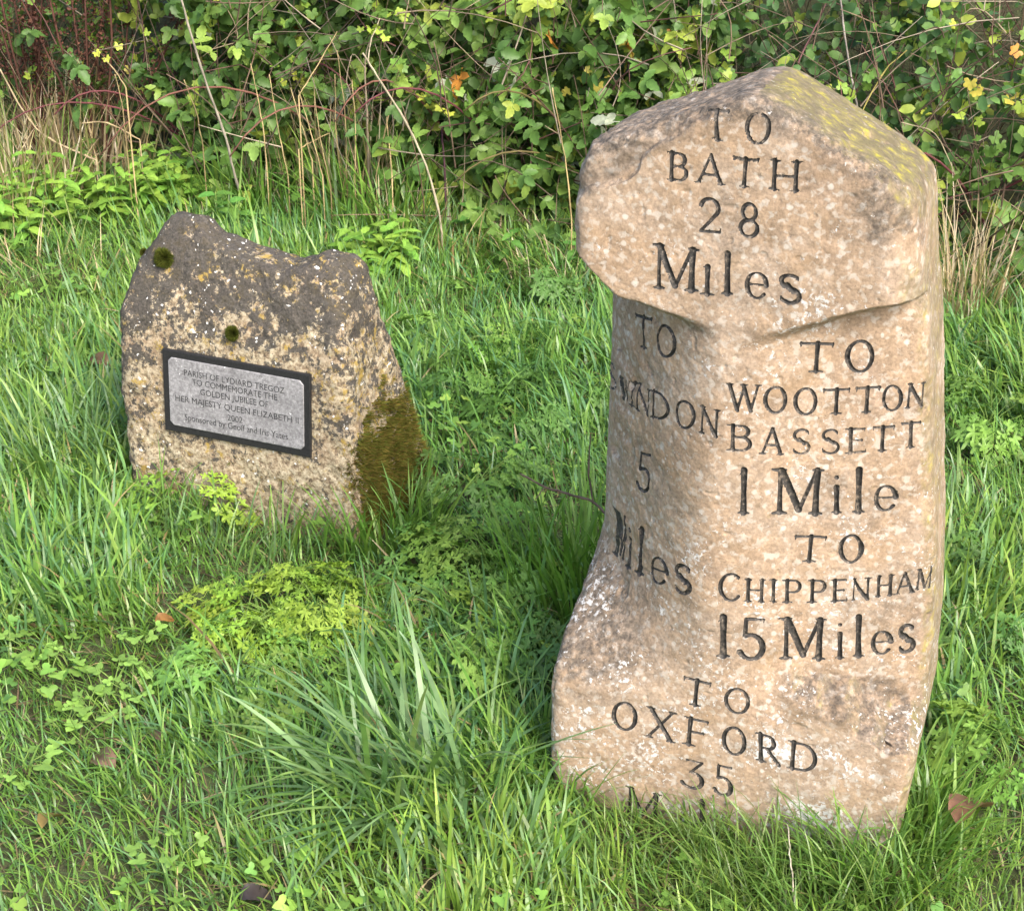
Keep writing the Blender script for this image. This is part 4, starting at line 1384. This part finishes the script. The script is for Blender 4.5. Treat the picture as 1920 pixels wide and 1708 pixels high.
def nettle(px, py, seed, h, col, label, group, name='nettle_plant', sc=1.0):
    r = np.random.default_rng(seed)
    b = gnd(px, py)
    root = empty(name, tuple(b))
    tag(root, label, 'wild plant', group)
    tip = np.array([r.normal(0, .03), r.normal(-.01, .03), h])
    pts = [np.array([0, 0, -.01]), tip * .5 + np.array([r.normal(0, .008), r.normal(0, .008), 0]), tip]
    V, F, cc = tube(pts, [.002, .0017, .0012], 5, (.16, .24, .06))
    obj('stem', mesh_np('stem', V, F, M_WOOD_A, True, cc), root)
    rot = r.uniform(0, pi)
    for k, t in enumerate((.42, .62, .8, .95)):
        p = pts[1] * 2 * t if t < .5 else pts[1] + (tip - pts[1]) * (2 * t - 1)
        for sd in (0, pi):
            a = rot + k * pi / 2 + sd + r.normal(0, .25)
            ax_ = np.array([cos(a), sin(a), .25 - .25 * (1 - t) + r.normal(0, .12)])
            R = frames(ax_, np.array([r.normal(0, .15), r.normal(-.15, .15), 1.0]))
            place('leaf', OVATE[r.integers(0, 3)], root, p, R, sc * (1.0 - .4 * t) * r.uniform(.8, 1.15), np.array(col) * r.uniform(.75, 1.2) * np.array([r.uniform(.85, 1.2), 1, 1]))


LG = (.21, .39, .06)
for k in range(60):
    u, v = r_.random(), r_.random()
    nettle(-20 + 390 * u, 440 - 60 * u + 60 * (v - .5), 600 + k, r_.uniform(.07, .15), LG, 'pale green pointed-leaf plant in the patch before the dry grass', 'nettle patch before the dry grass')
for k in range(14):
    u, v = r_.random(), r_.random()
    nettle(640 + 140 * u, 480 + 55 * v, 650 + k, r_.uniform(.06, .13), (.20, .38, .06), 'fresh green leafy plant just behind the notched top of the memorial stone', 'leafy plants behind the memorial stone', 'leafy_weed')
for k, (px, py) in enumerate(((880, 470), (1000, 480), (560, 420), (480, 440), (1880, 620), (1800, 640), (1080, 520), (960, 520), (420, 440), (330, 380))):
    nettle(px, py, 680 + k, r_.uniform(.06, .14), (.11, .25, .05), 'dark green leafy weed at the foot of the hedge', 'leafy weeds at the hedge foot', 'leafy_weed')

#---HEDGE---
# ------------------------------------------------------------------ the hedge: bramble, hawthorn and privet grown together
BRAM_V = [bramble_leaf(k) for k in range(6)]
BRAM_LOW = [bramble_leaf(k, 4) for k in range(6)]
HAW_V = [xf(lobed(.034, 5, .30, .18, np.random.default_rng(90 + k))) for k in range(4)]
PRIV_V = [leaflet(.036, .022, 4, .0, .2, .2 + .1 * k, tipp=.8) for k in range(3)]
BRAM = proto_meshes('bramble_leaf', BRAM_V, M_LEAF_O)
HAW = proto_meshes('hawthorn_leaf', HAW_V, M_LEAF_O)
PRIV = proto_meshes('privet_leaf', PRIV_V, M_LEAF_O)

PAL = {
    'bramble': ([(.062, .130, .030), (.085, .170, .038), (.115, .21, .046), (.15, .25, .052), (.20, .30, .058), (.28, .35, .06), (.36, .40, .30), (.45, .20, .04)],
                [.20, .25, .23, .15, .09, .06, .018, .004]),
    'hawthorn': ([(.11, .21, .04), (.17, .28, .045), (.25, .34, .05), (.33, .37, .055), (.44, .38, .07), (.45, .22, .05), (.08, .16, .03)],
                 [.28, .30, .20, .10, .02, .006, .10]),
    'privet': ([(.050, .115, .036), (.070, .150, .044), (.10, .19, .05), (.15, .25, .055), (.28, .35, .06)],
               [.28, .32, .24, .12, .04]),
}


def pick_col(sp, n, r):
    c, w = PAL[sp]
    w = np.array(w) / sum(w)
    return np.array(c)[r.choice(len(c), n, p=w)] * r.uniform(.75, 1.2, (n, 1))


def hedge_pt(x, s, z):
    return np.stack([x, 4.30 - .36 * x + s / .94, z], -1)


OUT = norm(np.array([-.34, -.94, 0.0]))      # the way the hedge faces


def leaf_frames(n, r, droop=.35, upw=.75, outw=.75):
    nrm = OUT * outw + np.array([0, 0, upw]) + r.normal(0, .42, (n, 3))
    ax_ = r.normal(0, .7, (n, 3)) + OUT * .45 + np.array([0, 0, -droop])
    return frames(ax_, nrm)


def bush(name, label, species, box, n_front, n_mass, seed, twig_cols, n_twig, cane_n=0, mass_box=None, size=(.8, 1.2), lpp=5):
    """box: x0,x1,z0,z1 of the front shown; leaves in front are parts, the mass behind is one part"""
    r = np.random.default_rng(seed)
    x0, x1, z0, z1 = box
    xc = (x0 + x1) / 2
    base = np.array([xc, float(4.30 - .36 * xc + .35), 0.0]); base[2] = float(ground_z(base[0], base[1]))
    root = empty(name, tuple(base))
    tag(root, label, 'bush')
    ms = {'bramble': BRAM, 'hawthorn': HAW, 'privet': PRIV}[species]
    mv = {'bramble': BRAM_LOW, 'hawthorn': HAW_V, 'privet': PRIV_V}[species]
    parts = []
    # sprigs reaching out to the front, leaves along them
    done = 0
    while done < n_front:
        x = r.uniform(x0, x1); z = r.uniform(z0, z1)
        q = vnoise(np.array([[x, z, seed * .37]]), 5.0, seed)[0]
        if q < -.35 and r.random() < .7: continue
        tip = hedge_pt(x, r.uniform(-.14, .12) + .10 * z + .07 * q, z)
        back = tip - OUT * r.uniform(.12, .3) + np.array([r.normal(0, .10), 0, -abs(r.normal(.03, .08))])
        mid = (tip + back) / 2 + np.array([0, 0, r.uniform(.0, .05)])
        nl = min(lpp + r.integers(-1, 2), n_front - done)
        nl = max(nl, 1)
        parts.append(tube([back, mid, tip], [.0018, .0015, .001], 4, twig_cols[r.integers(0, len(twig_cols))]))
        ts = np.linspace(.35, 1.0, nl) + r.normal(0, .04, nl)
        cols = pick_col(species, nl, r)
        if r.random() < .6: cols = cols[:1] * r.uniform(.85, 1.15, (nl, 1))
        Rl = leaf_frames(nl, r)
        for k in range(nl):
            t = ts[k]
            p = (1 - t) ** 2 * back + 2 * t * (1 - t) * mid + t * t * tip + r.normal(0, .012, 3)
            p[2] = max(p[2], float(ground_z(p[0], p[1])) + .02)
            place('leaf', ms[r.integers(0, len(ms))], root, p - base, Rl[k], r.uniform(*size) * .76, cols[k] * 1.2)
        done += nl
    # mass of leaves behind and beyond
    mx0, mx1, mz0, mz1 = mass_box or (x0 - .05, x1 + .05, z0, z1 + .7)
    n = n_mass
    x = r.uniform(mx0, mx1, n); z = mz0 + (mz1 - mz0) * r.random(n) ** 1.1
    s = .03 + .10 * z + np.abs(r.normal(0, .22, n))
    P = hedge_pt(x, s, z)
    gz = ground_z(P[:, 0], P[:, 1]); P[:, 2] = np.maximum(P[:, 2], gz + .03)
    q = vnoise(P, 4.5, seed + 3)
    P = P[q > -.30]; n = len(P)
    V, F, cc = scatter(mv, P - base, leaf_frames(n, r), r.uniform(*size, n) * .88, pick_col(species, n, r), r)
    o = obj('foliage', mesh_np('foliage', V, F, M_LEAF_A, True, cc), root); o['kind'] = 'stuff'
    # twigs: crossing, mostly upright
    for k in range(int(n_twig * 1.15)):
        x = r.uniform(x0 - .1, x1 + .1); z = r.uniform(-.02, z1)
        s = r.uniform(-.08, .5)
        p = hedge_pt(np.array(x), np.array(s), np.array(z)); p[2] = max(p[2], float(ground_z(p[0], p[1])) - .02)
        d = np.array([r.normal(0, .5), r.normal(0, .25), abs(r.normal(.8, .4))]) if r.random() < .84 else np.array([r.normal(0, 1), r.normal(0, .3), r.normal(0, .25)])
        L = r.uniform(.10, .38)
        d = norm(d) * L
        b1 = p + d * .5 + r.normal(0, .022, 3); b2 = p + d + r.normal(0, .05, 3)
        rr = r.uniform(.0010, .0026)
        tt = np.linspace(0, 1, 6)[:, None]
        parts.append(tube((1 - tt) ** 2 * p + 2 * tt * (1 - tt) * b1 + tt * tt * b2, np.linspace(rr, rr * .45, 6), 3, np.array(twig_cols[r.integers(0, len(twig_cols))]) * r.uniform(.6, 1.5)))
    V, F, cc = join3(parts)
    o = obj('twigs', mesh_np('twigs', V - base, F, M_WOOD_A, True, cc), root); o['kind'] = 'stuff'
    for k in range(cane_n):
        x = r.uniform(x0, x1); dirx = r.choice([-1, 1])
        p0 = hedge_pt(np.array(x), np.array(.25), np.array(0.)); p0[2] = float(ground_z(p0[0], p0[1])) - .02
        L = r.uniform(.3, .7); hgt = r.uniform(.25, .6)
        p1 = p0 + np.array([dirx * L * .3, -.16, hgt * .7]); p2 = p0 + np.array([dirx * L * .7, -.30, hgt]); p3 = p0 + np.array([dirx * L, -.34, hgt * r.uniform(.4, .8)])
        t = np.linspace(0, 1, 12)[:, None]
        pts = (1 - t) ** 3 * p0 + 3 * t * (1 - t) ** 2 * p1 + 3 * t * t * (1 - t) * p2 + t ** 3 * p3
        V, F, cc = tube(pts - base, np.linspace(.0036, .0018, 12), 6, np.array([(.13, .045, .05), (.17, .08, .06), (.12, .10, .04)][r.integers(0, 3)]))
        obj('cane', mesh_np('cane', V, F, M_WOOD_A, True, cc), root)
    return root


BROWN = [(.11, .075, .05), (.15, .105, .075), (.08, .055, .04), (.22, .175, .12), (.11, .055, .05), (.09, .065, .045)]
GREY = [(.20, .17, .13), (.14, .11, .08), (.26, .22, .17), (.10, .07, .05)]
bush('bramble_bush', 'bramble with scattered leaves behind the dry grass and rusty dock stems', 'bramble', (-1.75, -.72, .06, .80), 260, 2800, 701, BROWN, 240, 3, (-3.6, -.7, .0, 1.5))
bush('bramble_bush', 'bramble climbing among straw stalks behind the leaning pale dead stems', 'bramble', (-.78, -.22, .08, .72), 270, 2400, 702, BROWN, 210, 4)
bush('bramble_bush', 'glossy dark green bramble between the long bowed dead stem and the milestone head', 'bramble', (-.26, .42, .04, .62), 295, 2500, 703, BROWN, 180, 5, size=(.85, 1.3))
bush('hawthorn_bush', 'hawthorn with small yellow-green and orange leaves above the dark bramble', 'hawthorn', (-.62, .50, .30, .78), 295, 2600, 704, GREY, 200, 0, size=(.75, 1.15), lpp=7)
bush('privet_bush', 'thin twiggy privet with small dark leaves behind the gable of the milestone', 'privet', (.40, .95, .10, .75), 298, 5200, 705, BROWN + GREY, 260, 2, lpp=7, size=(.8, 1.25))
bush('privet_bush', 'dense privet of small round dark leaves beyond the lichened side of the milestone', 'privet', (.86, 1.45, .08, .62), 298, 4200, 706, BROWN, 260, 2, (.85, 3.4, .0, 1.4), lpp=8, size=(.85, 1.35))
bush('hawthorn_bush', 'sparse hawthorn sprays of bright lobed leaves over the dense privet', 'hawthorn', (.72, 1.40, .34, .72), 150, 1200, 707, GREY, 90, 0, size=(.9, 1.3), lpp=6)
bush('bramble_bush', 'bramble low beside the straw arching next to the milestone shaft', 'bramble', (.80, 1.45, .02, .30), 110, 700, 708, BROWN, 80, 2, (.8, 3.0, .0, .6))

bush('bramble_bush', 'leafy bramble low in front, rooted by the foot of the bowed dead stem', 'bramble', (-.34, .40, .03, .40), 280, 300, 709, BROWN, 60, 2, size=(.85, 1.25))
bush('hawthorn_bush', 'hawthorn spray of mixed green and yellow leaves around the leaning pale stems', 'hawthorn', (-1.25, -.35, .28, .80), 220, 600, 710, GREY, 90, 0, size=(.8, 1.15), lpp=7)
bush('bramble_bush', 'loose bramble trailing over the dry straw at the nettle patch', 'bramble', (-1.70, -.75, .05, .42), 150, 200, 711, BROWN, 50, 2, size=(.8, 1.1))

# ------------------------------------------------------------------ dead stems, dry grass, dock
def dead_stem(label, pix, Y0, Y1, r0, r1, col=(.46, .39, .28), name='dead_stem', group=None, branches=(), sides=6):
    """pix: photograph points from foot to tip; the foot stands at depth Y0, the tip at Y1"""
    def line(pix, Y0, Y1, r0, r1):
        n = len(pix)
        pts = np.array([at_depth(px, py, Y0 + (Y1 - Y0) * i / (n - 1)) for i, (px, py) in enumerate(pix)])
        # smooth and roughen
        t = np.linspace(0, n - 1, 5 * (n - 1) + 1)
        q = np.stack([np.interp(t, np.arange(n), pts[:, k]) for k in range(3)], -1)
        for _ in range(2):
            q[1:-1] = .25 * q[:-2] + .5 * q[1:-1] + .25 * q[2:]
        q[1:-1] += RNG.normal(0, .0006, (len(q) - 2, 3))
        return q, np.linspace(r0, r1, len(q)) * RNG.uniform(.62, .92, len(q))
    q, rad = line(pix, Y0, Y1, r0, r1)
    g = float(ground_z(q[0, 0], q[0, 1]))
    if len(branches) == 0 or True:
        q = np.concatenate([[[q[0, 0], q[0, 1], min(q[0, 2], g) - .01]], q]); rad = np.concatenate([[rad[0]], rad])
    b = q[0].copy()
    parts = [tube(q - b, rad, sides, col)]
    for (bp, y0, y1, a, c) in branches:
        bq, br = line(bp, y0, y1, a, c)
        parts.append(tube(bq - b, br, sides, col))
    V, F, cc = join3(parts)
    cc = cc * .72 * np.repeat(RNG.uniform(.65, 1.2, (len(cc) // sides + 1, 1)), sides, 0)[:len(cc)]
    o = obj(name, mesh_np(name, V, F, M_WOOD_A, True, cc)); o.location = b
    return tag(o, label, 'dead stem', group)


dead_stem('thick pale dead stem leaning out of the hedge behind the memorial stone', [(458, 385), (440, 330), (425, 260), (395, 180), (365, 90), (332, -30)], 4.42, 4.30, .0045, .0036, (.42, .37, .30))
dead_stem('long pale dead stem bowing in an arc beside the dark bramble', [(832, 470), (822, 390), (800, 310), (760, 225), (705, 140), (680, 100)], 4.18, 4.25, .0042, .0026, (.52, .45, .32), branches=[([(690, 118), (694, 80), (712, 35)], 4.25, 4.28, .0024, .0016)])
dead_stem('upright grey dead stem with a forked tip amid straw stalks', [(692, 365), (690, 250), (686, 180), (684, 105), (700, 60)], 4.40, 4.40, .0042, .002, (.36, .29, .21), branches=[([(686, 130), (660, 95), (648, 150), (664, 195)], 4.4, 4.38, .002, .0013)])
dead_stem('bent straw stalk lying slantwise from the hedge into the nettle patch', [(180, 300), (120, 275), (75, 250), (40, 205), (0, 130)], 4.55, 4.55, .0042, .003, (.50, .40, .25))
dead_stem('pale stalk lying level above the nettle patch', [(262, 262), (200, 228), (150, 232)], 4.50, 4.50, .003, .0022, (.50, .38, .22))
dead_stem('smooth pale stem standing straight behind the gable slope of the milestone', [(1618, 260), (1606, 195), (1590, 110), (1575, 0), (1570, -60)], 4.05, 4.15, .0032, .0026, (.42, .37, .33))
dead_stem('yellowing stalk leaning up from behind the milestone gable', [(1600, 260), (1625, 190), (1660, 130), (1700, 95)], 3.98, 4.05, .0026, .0018, (.38, .33, .10))
dead_stem('straight straw stalk in the bramble beside the milestone head', [(1072, 420), (1062, 310), (1046, 220), (1036, 165)], 4.08, 4.12, .0026, .0018, (.55, .42, .20))
dead_stem('arching dry stalk hanging down beside the milestone side face', [(1835, 560), (1840, 440), (1800, 350), (1755, 245), (1690, 230)], 3.85, 3.95, .0022, .0014, (.45, .38, .24))
dead_stem('purplish bramble cane sloping down beside the bowed dead stem', [(835, 460), (836, 380), (833, 300), (828, 240)], 4.28, 4.35, .004, .003, (.10, .045, .06), name='bramble_cane')
dead_stem('reddish cane slanting up behind the milestone apex', [(1475, 190), (1500, 110), (1530, 50), (1550, 5)], 4.10, 4.2, .003, .002, (.20, .10, .10), name='bramble_cane')
for k, (a, b_, d, e) in enumerate([(540, 330, 505, 140), (585, 300, 545, 165), (500, 310, 470, 120), (605, 330, 560, 170), (560, 280, 618, 250), (380, 270, 345, 150), (650, 330, 632, 95), (640, 345, 628, 140), (620, 350, 590, 180), (665, 330, 660, 150), (705, 330, 756, 95), (735, 330, 725, 220), (560, 180, 632, 60), (235, 250, 215, 140), (236, 165, 195, 110)]):
    dead_stem('thin dry straw stalk standing in the hedge edge behind the memorial stone', [(a, b_), ((a + d) / 2 + RNG.normal(0, 4), (b_ + e) / 2), (d, e)], 4.35 + RNG.normal(0, .05), 4.40, .0022, .0014, tuple(np.array([.52, .40, .20]) * RNG.uniform(.8, 1.1)), name='straw_stalk', group='straw stalks in the hedge edge')

SC = [(.50, .41, .27), (.44, .34, .20), (.56, .49, .36), (.38, .29, .18), (.30, .28, .12)]
tussock('dry_grass_tuft', 'thick clump of upright straw before the rusty dock stems', 60, 345, 190, .20, .34, .0056, .20, .45, SC, seed=801, seg=5, cat='dry grass')
tussock('dry_grass_tuft', 'clump of upright straw mixed with bramble leaves, next to the straw thicket', 205, 340, 130, .18, .30, .0052, .22, .5, SC, seed=802, seg=5, cat='dry grass')
tussock('dry_grass_tuft', 'yellowing half-dry grass standing at the end of the nettle patch', 30, 400, 200, .16, .26, .004, .2, .5, SC + [(.22, .30, .06), (.16, .26, .05)], seed=803, seg=5, cat='dry grass')
tussock('dry_grass_tuft', 'straw clump around the grey forked stem in the hedge edge', 680, 385, 170, .14, .34, .0038, .18, .45, SC, seed=804, seg=5, cat='dry grass')
tussock('dry_grass_tuft', 'thin straw clump between the two leaning pale stems', 560, 360, 150, .18, .30, .0036, .22, .45, SC, seed=805, seg=5, cat='dry grass')
tussock('dry_grass_tuft', 'arching straw clump beside the lichened side of the milestone', 1805, 590, 150, .10, .30, .0034, .25, .9, SC, seed=806, seg=7, cat='dry grass')
tussock('dry_grass_tuft', 'drooping straw clump at the foot of the dark bramble next to the milestone', 1060, 540, 90, .12, .16, .003, .3, .9, SC + [(.2, .28, .06)], seed=807, seg=5, cat='dry grass')
tussock('dry_grass_tuft', 'sparse straw between the bowed dead stem and the bramble', 770, 430, 60, .12, .22, .003, .25, .7, SC, seed=808, seg=5, cat='dry grass')


def dock(px, py, depth, seed, label):
    r = np.random.default_rng(seed)
    b = at_depth(px, py, depth); b[2] = float(ground_z(b[0], b[1]))
    root = empty('dock_plant', tuple(b)); tag(root, label, 'dead plant')
    for k in range(9):
        top = np.array([r.normal(0, .10), r.normal(0, .05), r.uniform(.5, .85)])
        V, F, cc = tube([(r.normal(0, .02), 0, -.02), top * .5 + r.normal(0, .012, 3), top], [.004, .0032, .002], 5, np.array([.075, .034, .025]) * r.uniform(.7, 1.3))
        st = obj('stem', mesh_np('stem', V, F, M_WOOD_A, True, cc), root)
        n = 260
        t = r.uniform(.35, 1, n)[:, None]
        P = top * t + r.normal(0, .011, (n, 3))
        lf = [leaflet(.011, .008, 2, 0, .3, .1)]
        V, F, cc = scatter(lf, P, frames(r.normal(0, 1, (n, 3)), r.normal(0, 1, (n, 3))), r.uniform(.6, 1.2, n), np.array([(.085, .035, .025), (.06, .026, .02), (.11, .048, .03)])[r.integers(0, 3, n)], r)
        so = obj('seeds', mesh_np('seeds', V, F, M_WOOD_A, True, cc), st); so['kind'] = 'stuff'


dock(60, 200, 4.75, 21, 'rust-brown dead dock standing behind the thickest straw clump')
dock(165, 190, 4.72, 22, 'rust-brown dead dock next to the orange leaf in the bramble')
dock(-40, 200, 4.85, 23, 'rust-brown dead dock at the far end of the straw clumps')

# the twig in the grass and the pale stalk before the milestone
tw = dead_stem('bare forked brown twig sticking out of the grass beside the milestone', [(1145, 972), (1112, 938), (1065, 926), (1020, 913), (975, 888)], 2.42, 2.50, .0030, .0018, (.17, .12, .09), name='bare_twig',
               branches=[([(1112, 938), (1102, 885), (1107, 815)], 2.44, 2.47, .0025, .0014), ([(1022, 914), (1004, 936)], 2.46, 2.45, .0014, .0009)])
tw['category'] = 'twig'
dead_stem('thin white dry stalk rising through the grass before the milestone base', [(1492, 1720), (1487, 1660), (1482, 1600), (1476, 1545)], 1.83, 1.93, .0016, .0011, (.62, .55, .42))


def fallen(px, py, L, W, col, label, seed, lift=.03, tilt=.5, az=0):
    r = np.random.default_rng(seed)
    b = gnd(px, py)
    V, F = leaflet(L, W, 8, .04, .55, .25, tipp=1.0)
    V[:, 2] += .12 * L * np.sin(V[:, 1] / L * 5)
    R = frames(np.array([cos(az), sin(az), .15]), np.array([sin(az) * -tilt, -tilt * .6, 1.0]))
    V = (V - np.array([0, L / 2, 0])) @ R.T
    cc = np.tile(np.array(col), (len(V), 1)) * r.uniform(.75, 1.2, (len(V), 1))
    o = obj('fallen_leaf', mesh_np('fallen_leaf', V, F, M_LEAF_A, True, cc)); o.location = (b[0], b[1], b[2] + lift)
    tag(o, label, 'leaf')


fallen(1812, 1590, .085, .055, (.22, .115, .07), 'large curled red-brown dead leaf in the grass beyond the milestone base', 1, .07, .9, .9)
fallen(305, 1395, .05, .03, (.17, .10, .065), 'crumpled brown dead leaf near the edge of the big tussock', 2, .025, .6, 2.0)
fallen(195, 1445, .055, .036, (.19, .12, .08), 'pinkish brown dead leaf below the pale lobed rosettes', 3, .022, .5, 2.5)
fallen(312, 1200, .03, .02, (.26, .13, .04), 'orange dead leaf beside the bright ferny clump', 4, .04, .7, .3)
fallen(100, 1565, .045, .028, (.22, .16, .05), 'yellow-brown dead leaf lying flat in thin grass', 5, .03, .3, 1.2)
fallen(185, 720, .08, .04, (.16, .09, .05), 'dark brown dead leaf by the bare side of the memorial stone', 6, .05, .6, 2.8)
fallen(480, 1700, .04, .03, (.05, .04, .04), 'small black dead leaf in the lawn', 7, .02, .5, .2)
